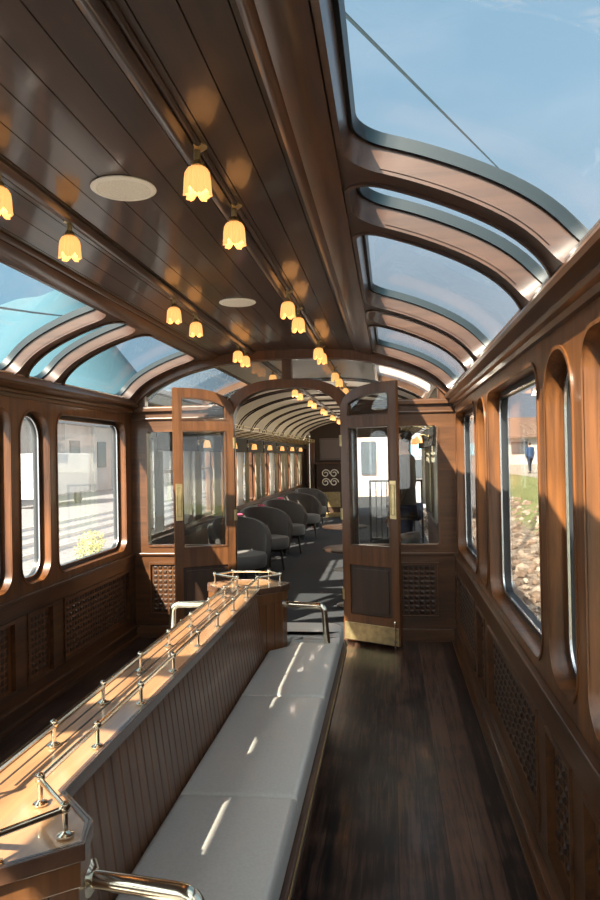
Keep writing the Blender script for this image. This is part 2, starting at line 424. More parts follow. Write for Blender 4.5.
# ================================================================== glazed roof sides
S0, S1 = s_of(.655), ARC[-1][0]
SW0, SW1 = s_of(.735), s_of(1.345)
wn = 1
TH = .10
roof_names = {-1: 'ceiling_left', 1: 'ceiling_right'}
for side in (-1, 1):
    f = roof_map(side, TH)
    holes = []
    for a, b, k in WIN:
        a2, b2 = a, b
        holes.append(rrect(a2, b2, SW0, SW1, .10 if k == 'w' else .11, 7))
    outer = [(Y0, S0), (YF, S0), (YF, S1), (Y0, S1)]
    grid = [(Y0 + .02 + i * .0999, S0 + (S1 - S0) * j / 16) for i in range(int((YF - Y0) / .1)) for j in range(1, 16)]
    mb = MB(); shell(mb, outer, holes, f, .05, grid)
    struct(mb.build(roof_names[side], MW['roof'], smooth=32))
    for (a, b, k), h in zip(WIN, holes):
        w = empty('window_%d' % wn, (0, 0, 0)); wn += 1; struct(w)
        hd = densify(h, .04)
        g = MB(); ring(g, hd, roof_map(side, TH), .62, .98, .012); g.build('gasket', M['gasket_blue'], w, smooth=40)
        g = MB(); a2, b2 = a, b
        gr = [(a2 + .03 + i * .1, SW0 + (SW1 - SW0) * j / 12) for i in range(int((b2 - a2) / .1) + 1) for j in range(1, 12)]
        shell(g, hd, [], roof_map(side, .005, TH * .93), None, gr); g.build('pane', M['roofglass'], w, smooth=40)
        g = MB(); ring(g, hd, roof_map(side, TH), -.09, .03, -.016); g.build('bead', MW['roof'], w, smooth=40)
# ================================================================== side walls
WT = .105
def wall_map(side):
    X = XR if side > 0 else XL
    return lambda y, z, w: (X + side * WT * w, y, z)
for side in (-1, 1):
    f = wall_map(side); holes = []
    for a, b, k in WIN:
        holes.append(rrect(a, b, ZS, ZT, (.11, .11, .10, .10) if k == 'w' else (.13, .13, .165, .165), 8))
    mb = MB(); shell(mb, [(Y0, 0), (YF, 0), (YF, 1.96), (Y0, 1.96)], holes, f)
    struct(mb.build('wall_left' if side < 0 else 'wall_right', MW['wall'], smooth=30))
    X = XR if side > 0 else XL
    for (a, b, k), h in zip(WIN, holes):
        w = empty('window_%d' % wn); wn += 1; struct(w)
        g = MB(); ring(g, h, f, .57, .92, .030); g.build('gasket', M['gasket'], w, smooth=40)
        g = MB(); hi_ = rrect(a + .028, b - .028, ZS + .028, ZT - .028, (.09, .09, .08, .08) if k == 'w' else (.11, .11, .145, .145), 8)
        ring(g, hi_, f, .52, .60, .006); g.build('frame', M['chrome'], w, smooth=40)
        g = MB(); shell(g, h, [], lambda y, z, w_: (X + side * (WT * .76 + .006 * w_), y, z)); g.build('pane', M['dustyglass'] if side < 0 else M['glass'], w)
        # moulded bead on the room side and sill nosing
        g = MB(); ring(g, h, f, -.05, .02, -.012); g.build('bead', MW['wall'], w, smooth=40)
# wainscot: rails, stiles, carved panels, baseboards, cornice
def lattice(mb, u0, u1, v0, v1, mapf, cell=.042, h=.008):
    nu = max(1, int(round((u1 - u0) / cell))); nv = max(1, int(round((v1 - v0) / cell))); cu = (u1 - u0) / nu; cv = (v1 - v0) / nv
    g = .12
    for i in range(nu):
        for j in range(nv):
            a, b = u0 + (i + g) * cu, u0 + (i + 1 - g) * cu; c, d = v0 + (j + g) * cv, v0 + (j + 1 - g) * cv
            # alternately raised basket blocks
            m = .22 * cu; n = .22 * cv; hh = h if (i + j) % 2 == 0 else h * .4
            vs = [mapf(a, c, 0), mapf(b, c, 0), mapf(b, d, 0), mapf(a, d, 0), mapf(a + m, c + n, hh), mapf(b - m, c + n, hh), mapf(b - m, d - n, hh), mapf(a + m, d - n, hh)]
            mb.add(vs, [(4, 5, 6, 7), (0, 1, 5, 4), (1, 2, 6, 5), (2, 3, 7, 6), (3, 0, 4, 7)])
def side_map(side):
    X = XR if side > 0 else XL
    return lambda y, z, h: (X - side * h, y, z)
for side in (-1, 1):
    X = XR if side > 0 else XL; g = side_map(side); nm = 'left' if side < 0 else 'right'
    def bx(mb, h0, h1, y0, y1, z0, z1): mb.box(min(X - side * h0, X - side * h1), max(X - side * h0, X - side * h1), y0, y1, z0, z1)
    mb = MB()
    bx(mb, 0, .022, Y0, YF, .10, .165); bx(mb, 0, .022, Y0, YF, .60, .70); bx(mb, 0, .030, Y0, YF, .70, .715)
    cuts = sorted([(a, b) for a, b, k in WIN])
    prev = Y0
    for a, b in cuts:
        bx(mb, 0, .0215, prev, a + .015, .165, .60); prev = b - .015
    bx(mb, 0, .0215, prev, YF, .165, .60)
    struct(mb.build('trim_%d' % tn, MW['wall_y'], bevel=.004)); tn += 1
    mb = MB(); mm = MB()
    for a, b in cuts:
        if a < -1.2: continue
        lattice(mb, a + .05, b - .05, .20, .565, g)
        loop = [(a + .015, .165), (b - .015, .165), (b - .015, .60), (a + .015, .60)]
        ring(mm, loop, g, 0, .030, .022)
    struct(mb.build('trim_%d' % tn, MW['panel'])); tn += 1
    struct(mm.build('trim_%d' % tn, MW['wall_y'])); tn += 1
    mb = MB(); bx(mb, 0, .035, Y0, YF, 0, .085); bx(mb, 0, .048, Y0, YF, .085, .10); bx(mb, 0, .06, Y0, YF, 0, .02)
    struct(mb.build('baseboard_' + nm, MW['wall_y'], bevel=.004))
    # cornice: stepped moulding under the roof glass
    prof = [(0, 1.905), (.018, 1.905), (.022, 1.925), (.040, 1.93), (.045, 1.945), (.038, 1.955), (.05, 1.965), (.072, 1.975), (.078, 1.99), (.070, 2.005), (.055, 2.008), (.048, 2.03), (.03, 2.035), (0, 2.035)]
    mb = MB(); mb.sweep([(X - side * h, z) for h, z in prof], Y0, YF)
    struct(mb.build('trim_%d' % tn, MW['wall_y'], smooth=30)); tn += 1
    mb = MB(); bx(mb, .030, .046, Y0, YF, 2.033, 2.043)
    struct(mb.build('trim_%d' % tn, M['chrome'])); tn += 1
# carriage end behind the camera; its unseen windows are added to let in light
mb = MB(); sec = [(XL - .13, -.06), (XR + .13, -.06), (XR + .13, 1.95)] + [(CX + d, prof_z(d) + .1) for d in [1.37 - i * .1 for i in range(28)]] + [(XL - .13, 1.95)]
shell(mb, sec, [rrect(XL + .12, -1.42, .8, 1.85, .08, 5), rrect(-1.30, -.39, .8, 1.85, .08, 5), rrect(-.27, XR - .12, .8, 1.85, .08, 5)], lambda u, v, w: (u, Y0 - .06 + .06 * w, v)); struct(mb.build('wall_back', MW['wall']))
mb = MB(); mb.box(XL + .1, XR - .1, Y0 - .035, Y0 - .03, .79, 1.86); w_ = struct(empty('window_90')); mb.build('pane', M['glass'], w_)
# ================================================================== partition with arched doorway
DH = .47                                     # doorway half width
def arch_z(d, hw=DH, zs=1.74, zt=2.075, p=2.5):
    t = min(1, abs(d) / hw); return zs + (zt - zs) * (1 - t**p)**(1 / p)
def arch_poly(hw, zs, zt, z0, n=28, p=2.5):
    pts = [(-hw, z0)]
    for i in range(n + 1):
        a = pi - pi * i / n; c, s = cos(a), sin(a)
        pts.append((hw * (abs(c)**(2 / p)) * (1 if c > 0 else -1), zs + (zt - zs) * (abs(s)**(2 / p))))
    pts.append((hw, z0)); return pts
PT = .07
pm = lambda u, v, w: (CX + u, PY + PT * w, v)
outerp = [(-HW, 0), (-DH, 0)] + arch_poly(DH, 1.76, 2.10, 0)[1:-1] + [(DH, 0), (HW, 0), (HW, 1.95)] + [(HW - i * .0685, prof_z(HW - i * .0685) + .01) for i in range(1, 40)] + [(-HW, 1.95)]
SLZ0, SLZ1 = .785, 1.755
holes = [rrect(-1.225, -.575, SLZ0, SLZ1, .02, 3), rrect(.575, 1.225, SLZ0, SLZ1, .02, 3)]
def lun(sign):
    pts = []; a, b = .04, 1.235
    lo = []
    for i in range(19):
        d = a + (b - a) * i / 18
        top = prof_z(d) - .078
        if d < .60: bot = (arch_z(d, .56, 1.82, 2.175) if d < .55 else 1.975)
        else: bot = 1.975
        bot = max(bot, 1.975); lo.append((d, bot, max(top, bot + .002)))
    pts = [(d, b_) for d, b_, t in lo] + [(d, t) for d, b_, t in lo][::-1]
    return [(sign * x, z) for x, z in pts]
L1, L2 = lun(1), lun(-1)
holes += [L1, L2]
mb = MB(); shell(mb, outerp, holes, pm); part = struct(mb.build('wall_partition', MW['wall_x'], smooth=30))
for i, L_ in enumerate((holes[0], holes[1], L1, L2)):
    w = struct(empty('window_%d' % wn)); wn += 1
    g = MB(); shell(g, L_, [], lambda u, v, w_: (CX + u, PY + .03 + .006 * w_, v)); g.build('pane', M['doorglass'], w)
    g = MB(); ring(g, L_, lambda u, v, w_: (CX + u, PY - .012 + .012 * w_, v), 0, 1, -.014); g.build('bead', MW['door'], w)
# arch band and posts on the partition face
mb = MB(); inner = arch_poly(DH, 1.76, 2.10, 0); outr = arch_poly(DH + .07, 1.80, 2.165, 0)
n = len(inner)
for sgn, y0, y1 in ((0, PY - .035, PY + PT + .02),):
    vs = []
    for P_ in (inner, outr):
        for y in (y0, y1): vs += [(CX + u, y, v) for u, v in P_]
    fs = []
    for i in range(n - 1):
        fs += [(i, i + 1, 2 * n + i + 1, 2 * n + i), (n + i, 3 * n + i, 3 * n + i + 1, n + i + 1), (i, n + i, n + i + 1, i + 1), (2 * n + i, 2 * n + i + 1, 3 * n + i + 1, 3 * n + i)]
    mb.add(vs, fs)
struct(mb.build('trim_%d' % tn, MW['door'], smooth=35)); tn += 1
# transom mouldings, mullion, roof-line arch band, lower panels
mb = MB()
for sg in (-1, 1):
    a, b = sorted((CX + sg * (DH + .085), CX + sg * HW))
    mb.box(a, b, PY - .03, PY, 1.93, 1.965); mb.box(a, b, PY - .018, PY, 1.86, 1.875)
    mb.box(a, b, PY - .020, PY, .70, .72); mb.box(a, b, PY - .03, PY, 0, .10)
mb.box(CX - .035, CX + .035, PY - .02, PY, 2.165, 2.35)
struct(mb.build('trim_%d' % tn, MW['wall_x'], bevel=.004)); tn += 1
mb = MB(); top = []; bot = []
for i in range(41):
    d = -HW + 2 * HW * i / 40; top.append((CX + d, prof_z(d) + .006)); bot.append((CX + d, prof_z(d) - .072))
mb2 = MB(); n = 41; vs = []
for P_ in (top, bot):
    for y in (PY - .035, PY + .001): vs += [(x, y, z) for x, z in P_]
fs = []
for i in range(n - 1): fs += [(i, i + 1, n + i + 1, n + i), (2 * n + i, 3 * n + i, 3 * n + i + 1, 2 * n + i + 1), (i, 2 * n + i, 2 * n + i + 1, i + 1), (n + i, n + i + 1, 3 * n + i + 1, 3 * n + i)]
mb2.add(vs, fs); struct(mb2.build('trim_%d' % tn, MW['door'], smooth=40)); tn += 1
mb = MB(); mm = MB(); gp = lambda u, v, h: (CX + u, PY - h, v)
for sg in (-1, 1):
    a, b = sorted((sg * .60, sg * 1.22)); lattice(mb, a + .03, b - .03, .215, .615, gp)
    ring(mm, [(a, .19), (b, .19), (b, .64), (a, .64)], gp, 0, .02, .022)
struct(mb.build('trim_%d' % tn, MW['panel'])); tn += 1
struct(mm.build('trim_%d' % tn, MW['wall_x'])); tn += 1
# ------------------------------------------------------------------ door leaves (folded back towards us)
def leaf(idx, hinge, outer):
    hx, hy = hinge; ox, oy = outer; wd = math.hypot(ox - hx, oy - hy); ang = atan2(oy - hy, ox - hx)
    root = struct(empty('door_%d' % idx, (hx, hy, 0), ang))
    flip = 1 if ox > hx else 1
    T = .042
    fm = lambda u, v, w: (u, -T / 2 + T * w, v)
    def topz(u, dz=0): return arch_z(DH * (1 - u / wd) * .985, DH, 1.84, 2.10, 2.9) - dz
    us = [wd * i / 20 for i in range(21)]
    outl = [(0, .03), (wd, .03)] + [(u, topz(u)) for u in us[::-1]]
    st = .066; stw = .064
    main = rrect(st, wd - stw, .79, 1.755, .008, 2)
    uu = [st + (wd - st - stw) * i / 14 for i in range(15)]
    small = [(st, 1.835), (wd - stw, 1.835)] + [(u, max(1.845, topz(u, .075))) for u in uu[::-1]]
    panel = rrect(st, wd - stw, .24, .64, .004, 1)
    mb = MB(); shell(mb, outl, [main, small, panel], fm); mb.build('frame', MW['door'], root, smooth=30)
    for h_ in (main, small):
        g = MB(); shell(g, h_, [], lambda u, v, w: (u, -.003 + .006 * w, v)); g.build('pane', M['doorglass'], root)
        g = MB(); ring(g, h_, fm, -.12, 1.12, .012); g.build('glazing_bead', MW['wall_x'], root)
    g = MB(); g.box(st, wd - stw, -.008, .008, .24, .64); g.box(st + .03, wd - stw - .03, -.016, .016, .27, .61); g.build('panel', MW['panel'], root, bevel=.004)
    return root, wd, T
r1, wd, T = leaf(1, (CX - DH + .015, PY - .06), (-1.745, 5.50))
r2, wd2, T2 = leaf(2, (CX + DH - .015, PY - .06), (.060, 5.50))
for r, w_ in ((r1, wd), (r2, wd2)):
    # the camera side of the leaf: left leaf faces +y local side, right leaf -y local side
    s = 1 if r is r1 else -1
    ya, yb = sorted((s * .021, s * .028))
    g = MB(); g.box(w_ - .066, w_ - .012, ya, yb, 1.02, 1.32, .002); pl = g.build('push_plate', M['brass_plate'], r)
    ya2, yb2 = sorted((s * .028, s * .036))
    g = MB()
    ring(g, rrect(w_ - .058, w_ - .020, 1.05, 1.29, .004, 2), lambda u, v, w: (u, s * (.028 + .006 * w), v), 0, 1, .006)
    h_ = g.build('handle', M['brass_dull'], pl)
    ya, yb = sorted((s * .021, s * .027))
    g = MB(); g.box(.01, w_ - .01, ya, yb, .035, .175, .002); g.build('kick_plate', M['brass_dull'], r)
    g = MB(); g.tube([(w_ - .035, s * .036, .012), (w_ - .035, s * .036, .20)], .006, 8); g.box(w_ - .047, w_ - .023, *sorted((s * .021, s * .034)), .15, .17); g.box(w_ - .047, w_ - .023, *sorted((s * .021, s * .034)), .06, .08)
    g.lathe([(.001, .20), (.010, .205), (.012, .215), (.008, .226), (.001, .23)], (w_ - .035, s * .036, 0), 10); g.build('floor_bolt', M['brass'], r, smooth=40)
    g = MB()
    for z in (.35, 1.0, 1.6): g.tube([(0, -s * .0, z), (0, -s * .0, z + .09)], .0235, 10)
    g.build('hinge', M['brass_dull'], r, smooth=40)

# ================================================================== ceiling lamps
def make_lamp():
    root = empty('ceiling_lamp')
    g = MB(); g.lathe([(.001, 0), (.034, 0), (.034, -.006), (.024, -.014), (.012, -.018), (.011, -.05), (.020, -.058), (.022, -.070), (.017, -.076), (.001, -.076)], n=20); g.build('lamp_base', M['brass_dull'], root, smooth=40)
    def mod(r, z, a, i):
        k = max(0, -(z + .072)) / .1; return (r * (1 + .10 * cos(16 * a)) if r > .015 else r, z + (.024 * (1 - abs(cos(2.5 * a)))**1.5 * min(1, k * 1.1)**3 if z < -.1 else 0))
    g = MB(); g.lathe([(.016, -.072), (.030, -.078), (.038, -.093), (.041, -.115), (.042, -.14), (.043, -.160), (.045, -.172), (.0425, -.172), (.0395, -.15), (.038, -.115), (.034, -.093), (.026, -.082), (.016, -.076)], n=80, mod=mod)
    g.v = [p for p in g.v]; g.f = g.f[:-2]
    g.build('lamp_shade', M['shade'], root, smooth=60)
    g = MB(); g.lathe([(.001, -.145), (.008, -.143), (.0135, -.133), (.0145, -.122), (.011, -.105), (.008, -.09), (.008, -.076), (.001, -.076)], n=14); g.build('bulb', M['bulb'], root, smooth=50)
    return root
lamp0 = make_lamp(); used = False
lamp_labels = {}
ys = [1.93, 2.405, 3.70, 4.135, 5.32, 5.60]
for side, X in ((1, -.527), (-1, -1.155)):
    for k, y in enumerate(ys):
        o = lamp0 if not used else copy_tree(lamp0); used = True
        yy = y + (.04 if side < 0 and k < 2 else 0)
        o.location = (X, yy, prof_z(X - CX) + .001); o.scale = (.86, .86, .86)
        nmk = ['nearest one in the picture', 'just behind the nearest', 'third along the row', 'fourth along the row', 'fifth along the row, close to the arch', 'last before the partition'][k]
        rw = 'right-hand' if side > 0 else 'left-hand'
        tag(o, 'amber tulip lamp of the %s ceiling row, %s' % (rw, nmk), 'lamp', 'tulip lamps on the ceiling of the lounge car')
# second carriage lamps built later (copies)
# ceiling speakers
def make_speaker():
    root = empty('ceiling_speaker')
    g = MB(); g.lathe([(.001, 0), (.104, 0), (.106, -.004), (.100, -.008), (.088, -.009), (.086, -.006), (.001, -.006)], n=40); g.build('rim', M['white'], root, smooth=40)
    g = MB(); g.lathe([(.001, -.0062), (.085, -.0062), (.085, -.008), (.001, -.0095)], n=40); g.build('grille', M['white_hole'], root, smooth=40)
    return root
sp = make_speaker(); sp.location = (CX - .005, 2.20, prof_z(0) - .001)
tag(sp, 'large-looking nearer round white speaker flush in the dark plank ceiling', 'speaker', 'round ceiling speakers')
sp2 = copy_tree(sp); sp2.location = (CX - .005, 3.93, prof_z(0) - .001)
tag(sp2, 'farther round white ceiling speaker, between the lamp rows towards the arch', 'speaker', 'round ceiling speakers')

# ================================================================== central bench
BO = (CX, 2.66, 0)
bench = empty('bench', BO)
tag(bench, 'long double-sided grey leather bench with beadboard back and brass-railed wooden counter top', 'bench')
cx = CX + .005
ZC = .785
def B(): return MB(BO)
# plan of counter (right half), mirrored; y real
halfR = [(.100, 1.175), (.240, 1.285), (.218, 1.365), (.100, 1.485), (.100, 3.835), (.218, 3.955), (.240, 4.035), (.100, 4.145)]
plan = [(cx + u, y) for u, y in halfR] + [(cx - u, y) for u, y in halfR[::-1]]
# counter top with slightly raised darker edge
g = B(); g.prism(plan, lambda u, v, w: (u, v, ZC - .028 + .028 * w)); g.build('counter_top', MW['counter'], bench, bevel=.006)
g = B(); ring(g, plan, lambda u, v, w: (u, v, ZC - .030 + .033 * w), 0, 1, -.007); ring(g, plan, lambda u, v, w: (u, v, ZC + .003 * w), 0, 1, .010); g.build('edge_strip', MW['edge'], bench, bevel=.002)
# inlaid dark lines along the top
g = B()
for x in (cx - .058, cx - .02): g.box(x - .0025, x + .0025, 1.50, 3.82, ZC - .001, ZC + .0012)
g.build('inlay_line', M['ribdark'], bench)
# beadboard backs: sloped, grooved
def bead_side(sg):
    g = B(); y0, y1 = 1.50, 3.82; w = .053; n = int((y1 - y0) / w); w = (y1 - y0) / n
    prof = []
    for i in range(n):
        a = y0 + i * w; prof += [(a, -.007), (a + .005, 0), (a + w - .005, 0)]
    prof.append((y1, -.007))
    m = len(prof); vs = []
    for z, off in ((.30, .150), (ZC - .028, .092)):
        vs += [(cx + sg * (off + h), y, z) for y, h in prof]
    for z, off in ((.30, .05), (ZC - .028, .05)):
        vs += [(cx + sg * off, y, z) for y, h in prof]
    fs = [(i, i + 1, m + i + 1, m + i) for i in range(m - 1)] + [(2 * m + i, 3 * m + i, 3 * m + i + 1, 2 * m + i + 1) for i in range(m - 1)]
    fs += [(i, 2 * m + i, 2 * m + i + 1, i + 1) for i in range(m - 1)] + [(m + i, m + i + 1, 3 * m + i + 1, 3 * m + i) for i in range(m - 1)]
    fs += [(0, m, 3 * m, 2 * m), (m - 1, 3 * m - 1, 4 * m - 1, 2 * m - 1)]
    g.add(vs, fs); return g.build('backrest', MW['bead'], bench)
bead_side(1); bead_side(-1)
# end cabinets
def cabinet(ylist, nm):
    u = [(.092, ylist[0]), (.228, ylist[1]), (.212, ylist[2]), (.095, ylist[3])]
    pl_ = [(cx + a, y) for a, y in u] + [(cx - a, y) for a, y in u[::-1]]
    g = B(); g.prism(pl_, lambda a, b, w: (a, b, .30 + (ZC - .028 - .30) * w))
    c = g.build('end_cabinet', MW['cab'], bench, bevel=.004)
    g = B(); k = len(pl_)                      # vertical board strips on the faces
    for i in range(k):
        a = Vector(pl_[i]); b = Vector(pl_[(i + 1) % k]); L_ = (b - a).length; nb = max(1, int(L_ / .055))
        for j in range(1, nb):
            p = a + (b - a) * j / nb; g.tube([(p.x, p.y, .31), (p.x, p.y, ZC - .09)], .0022, 5)
    g.build('board_seam', M['ribdark'], c)
    g = B(); ring(g, pl_, lambda a, b, w: (a, b, ZC - .085 + .055 * w), 0, 1, -.008); g.build('frieze', MW['cab'], c, bevel=.003)
cabinet((1.19, 1.29, 1.36, 1.50), 'near'); cabinet((4.13, 4.03, 3.96, 3.82), 'far')
# base under the seats
g = B(); g.box(cx - .425, cx + .425, .90, 4.42, .0, .30); g.build('base', MW['panel'], bench, bevel=.01)
g = B(); g.prism([(cx + a, b) for a, b in rrect(-.548, .548, .79, 4.535, .15, 6)], lambda u, v, w: (u, v, .29 + .065 * w)); g.build('seat_rail', MW['wall_y'], bench, bevel=.008)
g = B(); lp = rrect(-.548, .548, .79, 4.535, .15, 6); ring(g, [(cx + a, b) for a, b in lp], lambda u, v, w: (u, v, .338 + .012 * w), 0, 1, -.005); g.build('brass_strip', M['brass_dull'], bench)
# cushions
def cushion(poly, z0, z1, r=.022):
    """pillow-edged slab over a convex plan"""
    g = B(); P_ = [Vector(p) for p in poly]; n = len(P_)
    c = sum(P_, Vector((0, 0))) / n
    def inset(d):
        out = []
        for i in range(n):
            a, p, b = P_[i - 1], P_[i], P_[(i + 1) % n]; t1 = (p - a).normalized(); t2 = (b - p).normalized()
            n1 = Vector((-t1.y, t1.x)); n2 = Vector((-t2.y, t2.x)); m = (n1 + n2); 
            if m.length < 1e-6: m = n1
            m.normalize(); k = 1 / max(.4, m.dot(n1)); out.append(p + m * d * k)
        return out
    layers = [(.0, z0), (.0, z1 - r)] + [(r * (1 - cos(a)), z1 - r + r * sin(a)) for a in (pi / 6, pi / 3, pi / 2)] + [(r + .06, z1 + .006)]
    vs = []
    for d, z in layers: vs += [(p.x, p.y, z) for p in inset(d)]
    fs = [tuple(range(n))[::-1]]
    for i in range(len(layers) - 1):
        for j in range(n): fs.append((i * n + j, i * n + (j + 1) % n, (i + 1) * n + (j + 1) % n, (i + 1) * n + j))
    fs.append(tuple((len(layers) - 1) * n + j for j in range(n)))
    g.add(vs, fs); return g.build('seat_cushion', M['leather'], bench, smooth=50)
ZU, ZV = .362, .447
def orient(poly):
    ar = sum(poly[i][0] * poly[(i + 1) % len(poly)][1] - poly[(i + 1) % len(poly)][0] * poly[i][1] for i in range(len(poly)))
    return poly if ar > 0 else poly[::-1]
for sg in (1, -1):
    xi, xo = .142, .528
    seg = [(1.265, 2.197), (2.203, 3.127), (3.133, 4.045)]
    for k, (a, b) in enumerate(seg):
        if k == 1: pl_ = [(xi, a), (xo, a), (xo, b), (xi, b)]
        elif k == 0: pl_ = [(.238, a), (xo, a), (xo, b), (xi, b), (xi, 1.47), (.238, 1.375)]
        else: pl_ = [(xi, a), (xo, a), (xo, b), (.238, b), (.238, 3.955), (xi, 3.85)]
        cushion(orient([(cx + sg * u, y) for u, y in pl_]), ZU, ZV)
def endseat(ya, yb, sg):
    pts = rrect(-.528, .528, min(ya, yb), max(ya, yb), (.13, .13, .012, .012) if sg < 0 else (.012, .012, .13, .13), 6)
    cushion(orient([(cx + u, y) for u, y in pts]), ZU, ZV)
endseat(4.165, 4.525, 1); endseat(1.145, .80, -1)
for s2, yy in ((1, (4.051, 4.160)), (-1, (1.150, 1.259))):
    for sg in (1, -1):
        cushion(orient([(cx + sg * u, y) for u, y in [(.240, yy[0]), (.528, yy[0]), (.528, yy[1]), (.240, yy[1])]]), ZU, ZV, .012)
# brass armrests
def arc_path(p0, p1, p2, r, n=6):
    p0, p1, p2 = map(Vector, (p0, p1, p2)); a = (p0 - p1).normalized(); b = (p2 - p1).normalized()
    A = p1 + a * r; Bp = p1 + b * r; out = [p0]
    for i in range(n + 1):
        t = i / n; out.append(A * (1 - t)**2 + p1 * 2 * t * (1 - t) + Bp * t**2)
    out.append(p2); return out
for sg in (1, -1):
    for y, y2 in ((1.375, 1.345), (4.03, 4.00)):
        g = B(); a = Vector((cx + sg * .205, y, .665)); b = Vector((cx + sg * .445, y2, .662)); c_ = Vector((cx + sg * .462, y2, .445))
        g.tube(arc_path(a, b, c_, .035), .0185, 12); arm = g.build('armrest', M['brass'], bench, smooth=50)
        g = B(); g.lathe([(.001, 0), (.036, 0), (.036, .006), (.026, .012), (.018, .016), (.001, .016)] if sg > 0 else [(.001, 0), (.036, 0), (.036, -.006), (.026, -.012), (.018, -.016), (.001, -.016)], a + Vector((sg * .004, 0, 0)), 18, 'x')
        g.build('flange', M['brass'], arm, smooth=40)
# gallery rail
rail_R, rail_L = cx + .083, cx - .035
zr = ZC + .055
loop = [(rail_R, 1.42), (rail_R, 3.90), (cx + .195, 4.01), (cx + .11, 4.115), (cx - .11, 4.115), (cx - .195, 4.01), (rail_L, 3.90)]
loop2 = [(rail_L, 1.42), (cx - .195, 1.305), (cx - .11, 1.20), (cx + .11, 1.20), (cx + .195, 1.305)]
allp = loop + loop2
g = B(); g.tube([(x, y, zr) for x, y in allp], .0072, 8, closed=True)
for x, y in allp: g.lathe([(.0, zr - .0085), (.006, zr - .006), (.0085, zr), (.006, zr + .006), (.0, zr + .0085)], (x, y, 0), 10)
rail = g.build('gallery_rail', M['brass'], bench, smooth=40)
g = MB(); pp = [(.001, .0), (.0165, .0), (.0165, .003), (.010, .006), (.0055, .010), (.0055, .044), (.009, .048), (.0108, .055), (.009, .063), (.001, .068)]
posts = []
yy = [1.42, 1.715, 2.03, 2.345, 2.66, 2.97, 3.28, 3.59, 3.90]
for y in yy: posts += [(rail_R, y), (rail_L, y)]
posts += [p for p in allp if p not in posts and abs(p[1] - 1.42) > .01 and abs(p[1] - 3.90) > .01]
first = None
for x, y in posts:
    if first is None:
        g = MB(); g.lathe(pp, n=12); first = g.build('post', M['brass'], rail, smooth=40); first.location = (x - BO[0], y - BO[1], ZC + .003)
    else:
        c = first.copy(); COL.objects.link(c); c.parent = rail; c.location = (x - BO[0], y - BO[1], ZC + .003)

# ================================================================== second carriage beyond the arch
Q0, Q1 = PY + PT, 18.0
mb = MB(); mb.box(XL - .1, XR + .1, Q0 - .02, 26, -.06, 0); struct(mb.build('floor', M['carpet']))
def sweep_roof(mb, y0, y1, th, a=-HW, b=HW, n=40, off=0):
    lo = [(CX + a + (b - a) * i / n, prof_z(a + (b - a) * i / n) + off) for i in range(n + 1)]
    for i in range(n):
        (x0, z0), (x1, z1) = lo[i], lo[i + 1]
        mb.box(0, 0, 0, 0, 0, 0) if False else None
    vs = []
    for y in (y0, y1): vs += [(x, y, z) for x, z in lo] + [(x, y, z + th) for x, z in lo]
    m = 2 * (n + 1); k = n + 1; fs = []
    for i in range(n): fs += [(i, i + 1, m + i + 1, m + i), (k + i, m + k + i, m + k + i + 1, k + i + 1), (i, k + i, k + i + 1, i + 1), (m + i, m + i + 1, m + k + i + 1, m + k + i)]
    fs += [(0, m, m + k, k), (n, n + k, m + k + n, m + n)]
    mb.add(vs, fs)
mb = MB(); QS = 8.1; sweep_roof(mb, QS, Q1, .05); struct(mb.build('ceiling', M['cream'], smooth=30))
for side in (-1, 1):
    hole = rrect(6.02, 7.85, s_of(.70), s_of(1.26), .08, 5); fq = roof_map(side, .05)
    grid = [(Q0 + .05 + i * .1, S1 * j / 24) for i in range(22) for j in range(1, 24)]
    mb = MB(); shell(mb, [(Q0, 0), (QS, 0), (QS, S1), (Q0, S1)], [hole], fq, .06, grid); struct(mb.build('ceiling_left' if side < 0 else 'ceiling_right', M['cream'], smooth=30))
    w = struct(empty('window_%d' % wn)); wn += 1; hd = densify(hole, .05)
    g = MB(); shell(g, hd, [], roof_map(side, .005, .035), None, [(6.08 + i * .1, s_of(.70) + (s_of(1.26) - s_of(.70)) * j / 10) for i in range(18) for j in range(1, 10)]); g.build('pane', M['roofglass'], w, smooth=40)
    g = MB(); ring(g, hd, fq, -.25, 1.1, .03); g.build('frame', MW['wall_x'], w, smooth=40)
mb = MB()
y = 5.93
while y < Q1 - .2:
    for dy in (0, .16): sweep_roof(mb, y + dy, y + dy + .028, .022, off=-.02)
    y += 1.03 if y > 6 else 2.0
struct(mb.build('trim_%d' % tn, M['ribdark'], smooth=30)); tn += 1
for side in (-1, 1):
    mb = MB(); strip_along(mb, side, .262, .315, .03, Q0, Q1); struct(mb.build('trim_%d' % tn, M['ribdark'])); tn += 1
W2 = [(6.35 + i * 1.35, 6.35 + i * 1.35 + .95) for i in range(9)]
W2 = [w for w in W2 if w[1] < Q1 - .2]
W2S = {-1: W2, 1: W2[:3]}; QE = {-1: Q1, 1: 10.3}
